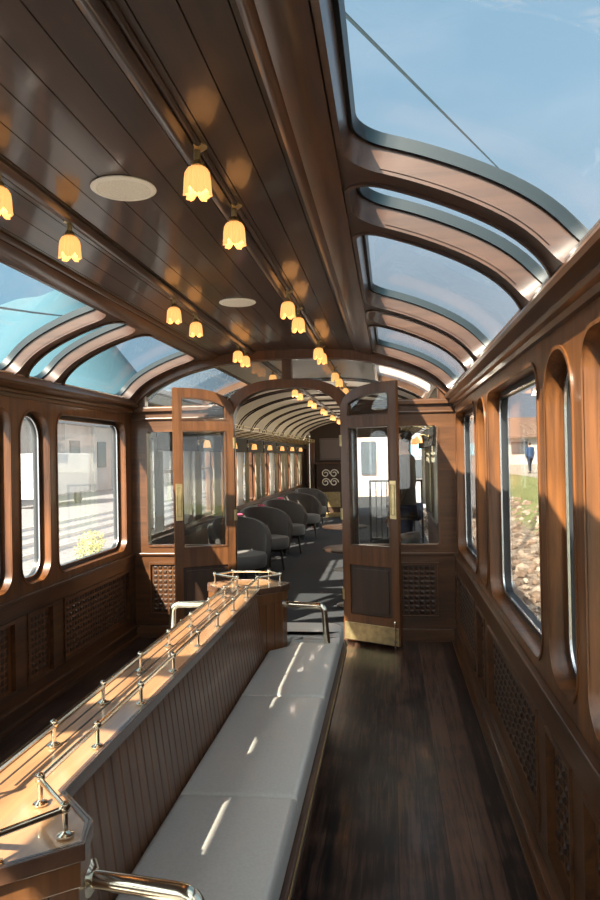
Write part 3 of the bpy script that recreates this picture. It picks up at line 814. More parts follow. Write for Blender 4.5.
for side in (-1, 1):
    f = wall_map(side); holes = [rrect(a, b, .82, 1.72, .05, 4) for a, b in W2S[side]]
    mb = MB(); shell(mb, [(Q0, 0), (QE[side], 0), (QE[side], 1.96), (Q0, 1.96)], holes, f)
    struct(mb.build('wall_left' if side < 0 else 'wall_right', MW['wall']))
    X = XR if side > 0 else XL
    for h in holes:
        w = struct(empty('window_%d' % wn)); wn += 1
        g = MB(); ring(g, h, f, .4, .8, .03); g.box(*sorted((X + side * WT * .4, X + side * WT * .7)), h[0][0], h[len(h)//2][0], 1.38, 1.41); g.build('frame', MW['wall_y'], w)
        g = MB(); shell(g, h, [], lambda y, z, w_: (X + side * (WT * .6 + .005 * w_), y, z)); g.build('pane', M['glass'], w)
    mb = MB(); mb.box(*sorted((X, X - side * .10)), Q0, QE[side], 1.72, 1.80); mb.box(*sorted((X, X - side * .03)), Q0, QE[side], .70, .76)
    struct(mb.build('trim_%d' % tn, MW['panel'])); tn += 1
# curtains
def curtain(side, y0, y1, mat, label, depth=.05, gather=0):
    X = XR if side > 0 else XL; g = MB((X - side * .06, (y0 + y1) / 2, .84)); n = 40; vs = []; fs = []
    lv = [(1.715, 1), (1.5, .96), (1.25, .75 if gather else .95), (1.1, .72 if gather else .95), (.84, .9)]
    for z, k in lv:
        for i in range(n + 1):
            t = i / n; yc = y0 + (y1 - y0) * (t if not gather else t * k); vs.append((X - side * (.055 + depth * .5 * (1 + sin(t * (y1 - y0) / .06 * 2 * pi / 1.6)) * .6), yc, z))
    for r in range(len(lv) - 1):
        for i in range(n): a = r * (n + 1) + i; fs.append((a, a + 1, a + n + 2, a + n + 1))
    g.add(vs, fs); o = g.build('curtain', mat, smooth=60)
    md = o.modifiers.new('thickness', 'SOLIDIFY'); md.thickness = .004
    return tag(o, *label)
for side in (-1, 1):
    nmz = 'left' if side < 0 else 'right'
    for i, (a, b) in enumerate(W2S[side]):
        ordn = ['first', 'second', 'third', 'fourth', 'fifth', 'sixth', 'seventh', 'eighth'][i]
        grp = 'curtains at the windows of the far carriage'
        curtain(side, a - .16, a + .06, M['curtain'], ('olive cream drape at the near edge of the %s %s-hand window beyond the arch' % (ordn, nmz), 'curtain', grp))
        curtain(side, b - .30, b + .16, M['sheer'] if i % 2 == 0 else M['curtain'], ('%s drape at the far edge of the %s %s-hand window beyond the arch' % ('white' if i % 2 == 0 else 'olive cream', ordn, nmz), 'curtain', grp), gather=1)
        g = MB((XR if side > 0 else XL, (a + b) / 2, 1.74)); X = XR if side > 0 else XL
        g.box(*sorted((X - side * .101, X - side * .118)), a - .17, b + .17, 1.60, 1.79)
        tag(g.build('pelmet', M['pelmet'], bevel=.004), 'dark fringed pelmet above the %s %s-hand window beyond the arch' % (ordn, nmz), 'pelmet', 'pelmets in the far carriage')
# luggage racks on both sides
for side in (-1, 1):
    yq = 17.3 if side < 0 else 10.2
    X = XR if side > 0 else XL; rt = empty('luggage_rack', (X, 12, 1.83))
    tag(rt, 'brass luggage rack high along the %s wall of the far carriage' % ('left' if side < 0 else 'right'), 'luggage rack')
    g = MB((X, 12, 1.83))
    for k in range(5): g.tube([(X - side * (.06 + k * .075), 6.4, 1.83 + k * .012), (X - side * (.06 + k * .075), yq, 1.83 + k * .012)], .007, 6)
    g.tube([(X - side * .36, 6.4, 1.92), (X - side * .36, yq, 1.92)], .009, 6); g.build('rail', M['brass_dull'], rt)
    y = 6.5
    proto = None
    while y < yq:
        if proto is None:
            g = MB((X, 6.5, 1.83)); g.tube([(X, y, 1.80), (X - side * .2, y, 1.84), (X - side * .36, y, 1.87), (X - side * .375, y, 1.93)], .009, 6); proto = g.build('bracket', M['brass_dull'], rt); proto.location = (0, y - 12, 0)
        else:
            c = proto.copy(); COL.objects.link(c); c.parent = rt; c.location = (0, y - 12, 0)
        y += .56
# wall lamps of the second carriage
def wall_lamp():
    root = empty('wall_lamp')
    g = MB(); g.tube([(0, 0, 0), (.05, 0, .03), (.09, 0, .02)], .008, 8); g.lathe([(.001, -.004), (.03, -.004), (.03, .006), (.001, .006)], (0, 0, 0), 14, 'x'); g.build('bracket', M['brass_dull'], root, smooth=40)
    g = MB(); g.lathe([(.016, .02), (.03, .01), (.038, -.02), (.042, -.06), (.040, -.06), (.034, -.02), (.024, .008)], (.10, 0, 0), 20); g.build('lamp_shade', M['shade'], root, smooth=50)
    g = MB(); g.lathe([(.001, -.045), (.012, -.04), (.014, -.02), (.008, .005), (.001, .01)], (.10, 0, 0), 10); g.build('bulb', M['bulb'], root, smooth=50)
    return root
wl = wall_lamp(); used = False
for side in (-1, 1):
    for i in range(len(W2S[side]) - 1):
        o = wl if not used else copy_tree(wl); used = True
        y = (W2[i][1] + W2[i + 1][0]) / 2; X = XR if side > 0 else XL
        o.location = (X - side * .122, y, 1.70); o.rotation_euler = (0, 0, 0 if side < 0 else pi)
        ordn = ['first', 'second', 'third', 'fourth', 'fifth', 'sixth', 'seventh', 'eighth'][i]
        tag(o, 'small amber wall lamp under the luggage rack, %s from the arch on the %s' % (ordn, 'left' if side < 0 else 'right'), 'lamp', 'wall lamps of the far carriage')
for side, X in ((1, -.527), (-1, -1.155)):
    for k, y in enumerate([6.95, 7.5, 8.6, 9.1, 10.3, 10.8, 12.2, 12.7, 14.2, 14.7, 16.0, 16.5]):
        o = copy_tree(lamp0); o.location = (X, y, prof_z(X - CX) + .001); o.scale = (.86, .86, .86)
        if k % 2 == 0 and k:
            pl_d = bpy.data.lights.new('lamp_glow', 'POINT'); pl_d.energy = 1.7; pl_d.color = (1, .86, .70); pl_d.shadow_soft_size = .05
            pl_o = bpy.data.objects.new('lamp_glow', pl_d); COL.objects.link(pl_o); pl_o.parent = o; pl_o.location = (0, 0, -.24)
        ordn = ['first', 'second', 'third', 'fourth', 'fifth', 'sixth', 'seventh', 'eighth', 'ninth', 'tenth', 'eleventh', 'farthest'][k]
        tag(o, '%s amber tulip lamp beyond the arch, %s-hand row on the cream ceiling' % (ordn, 'right' if side > 0 else 'left'), 'lamp', 'tulip lamps on the cream ceiling')
# bulkhead at the far end with glazed right side
mb = MB(); sec = [(XL, 0), (-.95, 0), (-.95, prof_z(.10))] + [(CX + d, prof_z(d)) for d in [-.105 - i * .1 for i in range(1, 13)]] + [(XL, 1.93)]
mb.prism(sec, lambda u, v, w: (u, Q1 + .06 * w, v)); struct(mb.build('wall_far', MW['panel']))
mb = MB(); mb.box(-.95, -.88, Q1, Q1 + .06, 0, 2.44); mb.box(.42, XR, Q1, Q1 + .06, 0, 2.0); mb.box(-.88, .42, Q1, Q1 + .06, 1.98, 2.36)
struct(mb.build('wall_end', MW['panel']))
def panel_frame(name, x0, x1, z0, z1, mat, y=Q1, fr=.03):
    g = MB(((x0 + x1) / 2, y, z0)); ring(g, [(x0, z0), (x1, z0), (x1, z1), (x0, z1)], lambda u, v, w: (u, y - .03 * w, v), 0, 1, fr); g.box(x0 + fr, x1 - fr, y - .012, y, z0 + fr, z1 - fr)
    return g.build(name, mat)
o = empty('sideboard', (-1.52, Q1 - .25, 0)); tag(o, 'dark wooden sideboard with white scrollwork front at the far end of the second carriage', 'sideboard')
g = MB((-1.52, Q1 - .25, 0)); g.box(-1.86, -1.18, Q1 - .42, Q1 - .05, 0, 1.32); g.build('body', MW['panel'], o, bevel=.01)
g = MB((-1.52, Q1 - .25, 0)); g.box(-1.9, -1.14, Q1 - .45, Q1 - .04, 1.32, 1.36); g.build('top', MW['wall_x'], o, bevel=.005)
g = MB((-1.52, Q1 - .25, 0))
for cxx, cz, rr in ((-1.62, 1.08, .11), (-1.41, 1.08, .11), (-1.62, .86, .11), (-1.41, .86, .11)):
    pth = [(cxx + rr * (1 - t * .75) * cos(t * 9), Q1 - .428, cz + rr * (1 - t * .75) * sin(t * 9)) for t in [i / 28 for i in range(29)]]
    g.tube(pth, .014, 6)
g.build('scrollwork', plain('white painted scrolls', (.7, .68, .62), .5), o)
g = MB((-1.52, Q1 - .25, 0)); g.box(-1.78, -1.26, Q1 - .432, Q1 - .42, .24, .62); g.build('metal_panel', M['brass_dull'], o)
g = MB((-1.52, Q1 - .25, 0)); g.box(-1.95, -1.1, Q1 - .62, Q1 - .425, 0, .11); g.build('step', M['brass_plate'], o, bevel=.01)
tag(panel_frame('framed_panel', -1.80, -1.24, 1.42, 1.98, plain('dull grey mauve board', (.16, .13, .13), .4)), 'grey framed panel on the far bulkhead above the sideboard', 'panel')
g = MB((-2.02, Q1 - .1, 0)); g.box(-2.14, -1.93, Q1 - .06, Q1, .25, 1.95); tag(g.build('tall_door_panel', MW['cab'], bevel=.01), 'tall reddish wooden door panel at the left of the far bulkhead', 'panel')
g = MB((-2.02, Q1 - .5, 0)); g.tube([(-2.02, Q1 - .5, 0), (-2.02, Q1 - .5, 1.98)], .022, 10); g.lathe([(.001, 1.98), (.04, 2.0), (.05, 2.04), (.03, 2.1), (.001, 2.12)], (-2.02, Q1 - .5, 0), 12)
tag(g.build('slender_post', M['chrome'], smooth=40), 'slender pale metal post standing before the far bulkhead', 'post')

# armchairs
def armchair():
    root = empty('armchair')
    g = MB(); n = 28; R1_, R2_ = .34, .285; vs = []; fs = []
    for i in range(n + 1):
        t = i / n; a = radians(-115 + 230 * t) + pi      # back towards -x local, opening to +x
        k = abs(2 * t - 1); h = .84 - .17 * k**2.2 - .07 * k**6
        flare = 1.06
        for (r, z) in ((R1_ * .86, .20), (R1_, .42), (R1_ * flare, h - .02), (R1_ * flare - .02, h), (R2_ * flare, h - .005), (R2_, .40), (R2_ * .86, .22)):
            vs.append((r * cos(a), r * sin(a), z))
    m = 7
    for i in range(n):
        for j in range(m): fs.append((i * m + j, (i + 1) * m + j, (i + 1) * m + (j + 1) % m, i * m + (j + 1) % m))
    fs += [tuple(range(m)), tuple(n * m + j for j in range(m))[::-1]]
    g.add(vs, fs); g.build('backrest', M['chair'], root, smooth=50)
    g = MB(); g.lathe([(.001, .30), (.27, .30), (.285, .32), (.29, .42), (.275, .445), (.2, .458), (.001, .462)], (.035, 0, 0), 28)
    g.build('seat', M['chairseat'], root, smooth=45)
    for a in (40, 140, 220, 320):
        g = MB(); x, y = .2 * cos(radians(a)), .2 * sin(radians(a)); g.tube([(x * 1.2, y * 1.2, 0), (x, y, .31)], [.013, .02], 8); g.build('leg', MW['panel'], root, smooth=40)
    return root
ch = armchair(); used = False
chairs = [(-1.70, 7.75, -55, 'nearest grey barrel armchair on the left, showing just inside the doorway'),
          (-1.68, 9.35, -50, 'second grey barrel armchair along the left windows'),
          (-1.66, 10.95, -45, 'third grey barrel armchair along the left windows, its back seen broadside'),
          (-1.62, 12.9, -45, 'fourth grey barrel armchair along the left windows'),
          (-1.68, 14.9, -45, 'farthest grey barrel armchair, by the end of the left windows'),
          (-.10, 6.42, 150, 'grey armchair on the right of the aisle behind the folded door leaf')]
for x, y, a, lb in chairs:
    o = ch if not used else copy_tree(ch); used = True
    o.location = (x, y, 0); o.rotation_euler = (0, 0, radians(a)); tag(o, lb, 'armchair', 'grey barrel armchairs')
def table():
    root = empty('round_table')
    g = MB(); g.lathe([(.001, .56), (.28, .56), (.30, .568), (.30, .582), (.29, .588), (.001, .588)], n=36); g.build('tabletop', MW['panel'], root, smooth=40)
    g = MB(); g.lathe([(.001, 0), (.17, 0), (.17, .014), (.05, .03), (.028, .06), (.025, .52), (.06, .56), (.001, .56)], n=20); g.build('pedestal', M['black'], root, smooth=40)
    return root
tb = table(); used = False
for x, y, lb in ((-.40, 7.12, 'nearest dark round pedestal table, right of the aisle beyond the doorway'), (-1.85, 8.6, 'dark round table between the first and second left-hand armchairs'), (-1.85, 10.2, 'dark round table between the second and third left-hand armchairs'),
              (-1.85, 12.0, 'dark round table between the third and fourth left-hand armchairs'), (-.62, 9.35, 'farther dark round table right of the aisle')):
    o = tb if not used else copy_tree(tb); used = True
    o.location = (x, y, 0); tag(o, lb, 'table', 'round pedestal tables')
# small vases of flowers and folded papers on the left tables
pink = plain('pink petals', (.65, .12, .22), .6); leafm = plain('leaf green', (.06, .16, .05), .6); paper = plain('white paper', (.8, .78, .75), .6)
for k, (x, y) in enumerate(((-1.93, 8.72), (-1.93, 10.32), (-1.92, 12.12))):
    ordn = ['nearest', 'middle', 'farthest'][k]
    r = empty('flower_vase', (x, y, .588)); tag(r, 'small glass vase of pink flowers on the %s of the left-hand tables' % ordn, 'vase', 'flower vases')
    g = MB(); g.lathe([(.001, 0), (.028, 0), (.032, .03), (.02, .09), (.024, .13), (.020, .13), (.016, .09), (.001, .01)], n=14); g.build('vase', M['white'], r, smooth=50)
    for q in range(4):
        a = q * 1.7; px, py = .028 * cos(a), .028 * sin(a); g = MB(); g.tube([(0, 0, .1), (px, py, .19)], .003, 5); st_ = g.build('stem', leafm, r)
        g = MB(); g.lathe([(.001, .185), (.022, .195), (.028, .215), (.014, .228), (.001, .222)], (px, py, 0), 9, mod=lambda r_, z_, a_, i_: (r_ * (1 + .2 * cos(5 * a_)), z_)); g.build('flower', pink, r, smooth=50)
    g = MB((x + .13, y - .12, .588)); g.rbox(x + .06, x + .20, y - .2, y - .05, .588, .594, .001); tag(g.build('folded_menu', paper), 'white folded menu on the %s of the left-hand tables' % ordn, 'menu', 'menus on tables')
# railing far right
r = empty('railing', (.05, 10.5, 0)); tag(r, 'black vertical-bar railing seen through the right-hand door and side glass', 'railing')
g = MB((.05, 10.5, 0)); g.box(-.32, .47, 10.48, 10.52, 1.12, 1.15); g.box(-.32, .47, 10.485, 10.515, .26, .29); g.box(-.32, -.29, 10.48, 10.52, 0, 1.15); g.box(.44, .47, 10.48, 10.52, 0, 1.15); g.build('rail', M['black'], r)
proto = None
for k in range(8):
    x = -.22 + k * .08
    if proto is None: g = MB((.05, 10.5, 0)); g.tube([(.05, 10.5, .29), (.05, 10.5, 1.12)], .009, 8); proto = g.build('bar', M['black'], r); proto.location = (x - .05, 0, 0)
    else: c = proto.copy(); COL.objects.link(c); c.parent = r; c.location = (x - .05, 0, 0)

# ================================================================== people
def skin_mesh(name, joints, edges, mat, parent=None, sub=2, org=(0, 0, 0)):
    me = bpy.data.meshes.new(name); me.from_pydata([j[0] for j in joints], edges, []); me.materials.append(mat)
    o = bpy.data.objects.new(name, me); COL.objects.link(o)
    if parent: o.parent = parent
    sk = o.modifiers.new('skin', 'SKIN'); sk.use_smooth_shade = True
    if not me.skin_vertices: me.attributes  # ensure
    layer = me.skin_vertices[0] if me.skin_vertices else None
    if layer:
        for i, j in enumerate(joints):
            r = j[1]; layer.data[i].radius = (r, r) if not isinstance(r, tuple) else r
        layer.data[0].use_root = True
    ss = o.modifiers.new('subdiv', 'SUBSURF'); ss.levels = sub; ss.render_levels = sub
    return o
def skin_obj(name, joints, edges, mat, parent, sub=2):
    """skin modifier mesh, baked so the result is an ordinary mesh"""
    import bmesh
    me = bpy.data.meshes.new(name + '_line')
    bm = bmesh.new(); lay = bm.verts.layers.skin.new('skin')
    vs = []
    for i, (p, r) in enumerate(joints):
        v = bm.verts.new(p); v[lay].radius = (r, r) if not isinstance(r, tuple) else r; v[lay].use_root = (i == 0); vs.append(v)
    for a, b in edges: bm.edges.new((vs[a], vs[b]))
    bm.to_mesh(me); bm.free()
    o = bpy.data.objects.new(name, me); COL.objects.link(o)
    sk = o.modifiers.new('skin', 'SKIN'); sk.use_smooth_shade = True
    ss = o.modifiers.new('subdiv', 'SUBSURF'); ss.levels = sub; ss.render_levels = sub
    dg = bpy.context.evaluated_depsgraph_get(); ev = o.evaluated_get(dg); m2 = bpy.data.meshes.new_from_object(ev)
    o.modifiers.clear(); o.data = m2; m2.name = name; bpy.data.meshes.remove(me)
    m2.materials.clear(); m2.materials.append(mat)
    if parent: o.parent = parent
    return o
def person(loc, rz, H, top, trous, hairm, label, stride=.0, pack=None, hat=None):
    """standing figure facing +y local, height H"""
    k = H / 1.75; root = empty('person', loc, rz); tag(root, label, 'person')
    def J(x, y, z, r): return ((x * k, y * k, z * k), r * k if not isinstance(r, tuple) else tuple(q * k for q in r))
    s = stride
    body = [J(0, 0, .95, (.15, .10)), J(0, 0, 1.12, (.125, .09)), J(0, .01, 1.30, (.155, .10)), J(0, 0, 1.43, (.12, .075)), J(0, .005, 1.50, .052), J(0, .015, 1.56, .055), J(0, .02, 1.64, (.078, .092)), J(0, .015, 1.71, (.06, .072)),
            J(.18, 0, 1.42, .055), J(.22, -.02, 1.16, .042), J(.23, .06, .93, .032), J(.235, .09, .85, .03),
            J(-.18, 0, 1.42, .055), J(-.22, -.02, 1.16, .042), J(-.23, .06, .93, .032), J(-.235, .09, .85, .03),
            J(.09, 0, .88, .085), J(.10, .03 + s, .50, .058), J(.10, s * 1.2, .10, .04), J(.10, s * 1.2 + .14, .035, .032),
            J(-.09, 0, .88, .085), J(-.10, .03 - s, .50, .058), J(-.10, -s * 1.2, .10, .04), J(-.10, -s * 1.2 + .14, .035, .032)]
    E_ = [(0, 1), (1, 2), (2, 3), (3, 4), (4, 5), (5, 6), (6, 7), (3, 8), (8, 9), (9, 10), (10, 11), (3, 12), (12, 13), (13, 14), (14, 15), (0, 16), (16, 17), (17, 18), (18, 19), (0, 20), (20, 21), (21, 22), (22, 23)]
    skin_obj('body', body, E_, M['skin'], root)
    def up(j, d): r = j[1]; return (j[0], tuple(q + d for q in r) if isinstance(r, tuple) else r + d)
    jk = [up(body[i], .016) for i in (0, 1, 2, 3, 8, 9, 10, 12, 13, 14)]; jk[3] = (jk[3][0], (.135 * k, .09 * k)); jk = [up(q, .012) for q in jk]; jk.append(((0, 0, .84 * k), (.19 * k, .14 * k))); jk.append(((0, .005 * k, 1.475 * k), .075 * k))
    skin_obj('jacket', jk, [(0, 1), (1, 2), (2, 3), (3, 4), (4, 5), (5, 6), (3, 7), (7, 8), (8, 9), (0, 10), (3, 11)], top, root)
    tr = [up(body[i], .013) for i in (0, 16, 17, 18, 20, 21, 22)]
    skin_obj('trousers', tr, [(0, 1), (1, 2), (2, 3), (0, 4), (4, 5), (5, 6)], trous, root)
    for i in (18, 22):
        a = body[i][0]; b = body[i + 1][0]
        skin_obj('shoe', [((a[0], a[1] - .03 * k, .045 * k), .046 * k), ((a[0], a[1] + .08 * k, .042 * k), .046 * k), ((b[0], b[1] + .03 * k, .036 * k), .036 * k)], [(0, 1), (1, 2)], M['black'], root, 1)
    # hand: palm and five fingers per hand
    for sx in (1, -1):
        w = Vector(body[11 if sx > 0 else 15][0]); base = w + Vector((0, .012 * k, -.03 * k)); jj = [((w.x, w.y, w.z), .026 * k), ((base.x, base.y, base.z), (.02 * k, .034 * k))]; ee = [(0, 1)]
        for q in range(4):
            oy = (-.03 + .02 * q) * k; ln = (.055, .07, .075, .065)[q] * k; i0 = len(jj)
            jj.append(((base.x, base.y + oy, base.z - .035 * k), .0095 * k)); jj.append(((base.x - sx * .012 * k, base.y + oy, base.z - .035 * k - ln), .008 * k)); ee += [(1, i0), (i0, i0 + 1)]
        i0 = len(jj); jj.append(((base.x - sx * .01, base.y + .045 * k, base.z - .02 * k), .010 * k)); jj.append(((base.x - sx * .02, base.y + .06 * k, base.z - .06 * k), .0085 * k)); ee += [(0, i0), (i0, i0 + 1)]
        skin_obj('hand', jj, ee, M['skin'], root, 1)
    # face
    hz = 1.645 * k
    g = MB()
    g.lathe([(.001, .012 * k), (.010 * k, .008 * k), (.014 * k, -.01 * k), (.001, -.02 * k)], (0, .112 * k, hz - .01 * k), 8); g.build('nose', M['skin'], root, smooth=60)
    for sx in (1, -1):
        g = MB(); g.lathe([(.001, .009 * k), (.009 * k, 0), (.001, -.009 * k)], (sx * .03 * k, .100 * k, hz + .012 * k), 8); g.build('eye', M['black'], root, smooth=60)
        g = MB(); g.lathe([(.001, .03 * k), (.014 * k, .012 * k), (.013 * k, -.012 * k), (.001, -.03 * k)], (sx * .082 * k, .015 * k, hz - .005 * k), 8); g.build('ear', M['skin'], root, smooth=60)
    g = MB(); g.tube([(-.022 * k, .097 * k, hz - .05 * k), (0, .104 * k, hz - .052 * k), (.022 * k, .097 * k, hz - .05 * k)], .005 * k, 6); g.build('mouth', pink, root)
    skin_obj('hair', [((0, -.03 * k, hz - .05 * k), (.07 * k, .05 * k)), ((0, -.03 * k, hz + .02 * k), (.086 * k, .075 * k)), ((0, .0, hz + .075 * k), (.078 * k, .085 * k))], [(0, 1), (1, 2)], hairm, root, 2)
    if pack:
        g = MB(); g.rbox(-.15 * k, .15 * k, -.27 * k, -.11 * k, .98 * k, 1.42 * k, .03 * k); g.build('backpack', pack, root)
    return root
person((.15, 7.78, 0), pi / 2 - .25, 1.80, plain('tan grey jacket', (.085, .07, .06), .85), plain('dark blue jeans', (.045, .06, .10), .85), plain('dark hair', (.02, .015, .012), .6),
       'person in a tan-grey jacket and dark jeans standing behind the right-hand glass panel')

# ================================================================== outdoors
def ground_z(x, y):
    if x < 1.2: return -1.15
    if x < 2.4: return -1.15 + (x - 1.2) / 1.2 * .35
    t = min(1, (x - 2.4) / 4.2); return -.80 + 1.13 * (t * t * (3 - 2 * t)) + .0 * y
gm, gnt, gb = new_mat('grass path and rubble ground')
txc = gnt.nodes.new('ShaderNodeTexCoord'); n1 = gnt.nodes.new('ShaderNodeTexNoise'); n1.inputs['Scale'].default_value = 5; n1.inputs['Detail'].default_value = 9; n1.inputs['Roughness'].default_value = .7
sp3 = gnt.nodes.new('ShaderNodeSeparateXYZ'); gnt.links.new(txc.outputs['Object'], sp3.inputs[0]); gnt.links.new(txc.outputs['Object'], n1.inputs['Vector'])
rk = gnt.nodes.new('ShaderNodeValToRGB'); gnt.links.new(n1.outputs[0], rk.inputs[0]); e = rk.color_ramp.elements
e[0].position = .35; e[0].color = (.10, .07, .05, 1); e[1].position = .62; e[1].color = (.42, .34, .27, 1)
gs = gnt.nodes.new('ShaderNodeValToRGB'); gnt.links.new(n1.outputs[0], gs.inputs[0]); e = gs.color_ramp.elements
e[0].position = .35; e[0].color = (.10, .12, .04, 1); e[1].position = .65; e[1].color = (.27, .29, .11, 1)
ad = gnt.nodes.new('ShaderNodeMath'); ad.operation = 'MULTIPLY_ADD'; gnt.links.new(n1.outputs[0], ad.inputs[0]); ad.inputs[1].default_value = 1.2; gnt.links.new(sp3.outputs['X'], ad.inputs[2])
def band(lo):
    m = gnt.nodes.new('ShaderNodeMapRange'); gnt.links.new(ad.outputs[0], m.inputs[0]); m.inputs[1].default_value = lo; m.inputs[2].default_value = lo + .3; return m
m1 = gnt.nodes.new('ShaderNodeMix'); m1.data_type = 'RGBA'; gnt.links.new(band(4.2).outputs[0], m1.inputs[0]); gnt.links.new(rk.outputs[0], m1.inputs[6]); gnt.links.new(gs.outputs[0], m1.inputs[7])
m2 = gnt.nodes.new('ShaderNodeMix'); m2.data_type = 'RGBA'; gnt.links.new(band(7.2).outputs[0], m2.inputs[0]); gnt.links.new(m1.outputs[2], m2.inputs[6]); m2.inputs[7].default_value = (.36, .32, .27, 1)
gnt.links.new(m2.outputs[2], gb.inputs['Base Color']); gb.inputs['Roughness'].default_value = .95
gbp = gnt.nodes.new('ShaderNodeBump'); gbp.inputs['Strength'].default_value = .9; gbp.inputs['Distance'].default_value = .12; gnt.links.new(n1.outputs[0], gbp.inputs['Height']); gnt.links.new(gbp.outputs[0], gb.inputs['Normal'])
mb = MB(); xs = [1.0, 1.2, 1.6, 2, 2.4, 2.8, 3.2, 3.7, 4.2, 4.8, 5.4, 6, 6.6, 8, 11, 20, 60]; ysg = [-20 + 2 * i for i in range(30)] + [50, 70, 110, 160]
vs = [(x, y, ground_z(x, y) + (random.uniform(-.05, .05) if 1.3 < x < 6 else 0)) for y in ysg for x in xs]; nx_ = len(xs)
mb.add(vs, [(j * nx_ + i, j * nx_ + i + 1, (j + 1) * nx_ + i + 1, (j + 1) * nx_ + i) for j in range(len(ysg) - 1) for i in range(nx_ - 1)])
o = mb.build('embankment', gm, smooth=60); struct(o)
asph = plain('grey ballast yard', (.15, .15, .16), .9, noise=.35, nscale=6)
mb = MB(); mb.box(-90, 1.05, -20, 160, -1.3, -1.15); struct(mb.build('ground', asph))
# scattered stones on the bank: individual
stone_m = [plain('pale stone', (.46, .39, .32), .9, noise=.2, nscale=14), plain('brown stone', (.25, .17, .12), .9, noise=.2, nscale=14), plain('grey stone', (.36, .34, .32), .9, noise=.2, nscale=14)]
def stone_mesh(mat, seed):
    import bmesh
    bm = bmesh.new(); bmesh.ops.create_icosphere(bm, subdivisions=1, radius=1.0); rnd = random.Random(seed)
    ax = [Vector((rnd.uniform(-1, 1), rnd.uniform(-1, 1), rnd.uniform(-1, 1))).normalized() for _ in range(7)]; ds = [rnd.uniform(.55, .9) for _ in ax]
    for v in bm.verts:
        for a, d in zip(ax, ds):
            t = v.co.dot(a)
            if t > d: v.co -= a * (t - d)
        v.co.z *= .7
    me = bpy.data.meshes.new('stone'); bm.to_mesh(me); bm.free(); me.materials.append(mat); return me
sm = [stone_mesh(stone_m[i % 3], i) for i in range(6)]
rnd = random.Random(3); rb = MB((2.8, 14, -.9)); tmpl = [[v.co.copy() for v in m_.vertices] for m_ in sm]; tf = [[tuple(p.vertices) for p in m_.polygons] for m_ in sm]
for i in range(1100):
    y = 5.0 + 26 * rnd.random()**1.2; x = 1.3 + rnd.random()**1.1 * 3.3; sc = rnd.uniform(.035, .17); a = rnd.uniform(0, 6.28); k = i % 6
    z = ground_z(x, y) + sc * .2; rb.add([Vector((x + sc * (v.x * cos(a) - v.y * sin(a)), y + sc * (v.x * sin(a) + v.y * cos(a)), z + sc * v.z)) for v in tmpl[k]], tf[k])
rubm, rnt, rbs = new_mat('mixed rubble stone'); gi = rnt.nodes.new('ShaderNodeNewGeometry'); rc = rnt.nodes.new('ShaderNodeValToRGB'); rnt.links.new(gi.outputs['Random Per Island'], rc.inputs[0]); rnt.links.new(rc.outputs[0], rbs.inputs['Base Color'])
e = rc.color_ramp.elements; e[0].color = (.10, .07, .05, 1); e[1].color = (.40, .34, .28, 1); q_ = e.new(.5); q_.color = (.27, .19, .14, 1); rbs.inputs['Roughness'].default_value = .9
o = rb.build('rubble', rubm); tag(o, 'brown and pale rubble stones covering the bank below the grass outside the right windows', 'rubble', kind='stuff')
# person walking outside right
person((7.85, 41.0, .33), .35, 1.76, plain('blue coat', (.03, .07, .16), .8), plain('dark trousers', (.02, .025, .045), .8), plain('black hair', (.02, .018, .015), .6),
       'person in a blue coat and dark trousers walking away on the pale path outside', stride=.12)
# building and hill to the right
bw = plain('white render', (.40, .39, .37), .8, noise=.06, nscale=2); bd = plain('brown roof sheet', (.16, .10, .075), .7, noise=.2, nscale=3); bwin = plain('dark window', (.05, .06, .07), .2)
r = empty('building', (18, 75, .33)); tag(r, 'long white building with brown roof beyond the path on the right', 'building')
g = MB((18, 75, .33)); g.box(8, 60, 72, 80, .2, 3.3); g.build('wall', bw, r)
g = MB((18, 75, .33)); g.prism([(71.2, 3.2), (76, 5.2), (80.8, 3.2), (80.8, 3.0), (71.2, 3.0)], lambda u, v, w: (7.5 + 53 * w, u, v)); g.build('roof', bd, r)
for xx in (12, 16.5, 21, 25.5, 30):
    g = MB((18, 75, .33)); g.box(xx, xx + 1.6, 71.9, 72, 1.4, 2.6); g.build('window', bwin, r)
hillm = plain('hazy blue hill', (.035, .09, .12), .95, noise=.12, nscale=.02)
def hill(name, x0, x1, y, h, seed, label):
    rnd = random.Random(seed); n = 40; g = MB((0, y, -2)); rows = []
    ph = [rnd.uniform(0, 6) for _ in range(4)]
    for j in range(7):
        t = j / 6
        for i in range(n + 1):
            x = x0 + (x1 - x0) * i / n; u = i / n; p = (sin(pi * u)**.6) * (.7 + .18 * sin(7 * u + ph[0]) + .1 * sin(17 * u + ph[1]) + .05 * sin(39 * u + ph[2]))
            rows.append((x, y - 60 + 120 * t, -2 + h * p * sin(pi * t) + (rnd.uniform(-.02, .02) * h if 0 < j < 6 else 0)))
    g.add(rows, [(j * (n + 1) + i, j * (n + 1) + i + 1, (j + 1) * (n + 1) + i + 1, (j + 1) * (n + 1) + i) for j in range(6) for i in range(n)])
    o = g.build(name, hillm, smooth=60); o['kind'] = 'structure'; return o
hill('hills', -760, -130, 430, 215, 1, '')
hill('hills', 20, 420, 380, 40, 2, '')
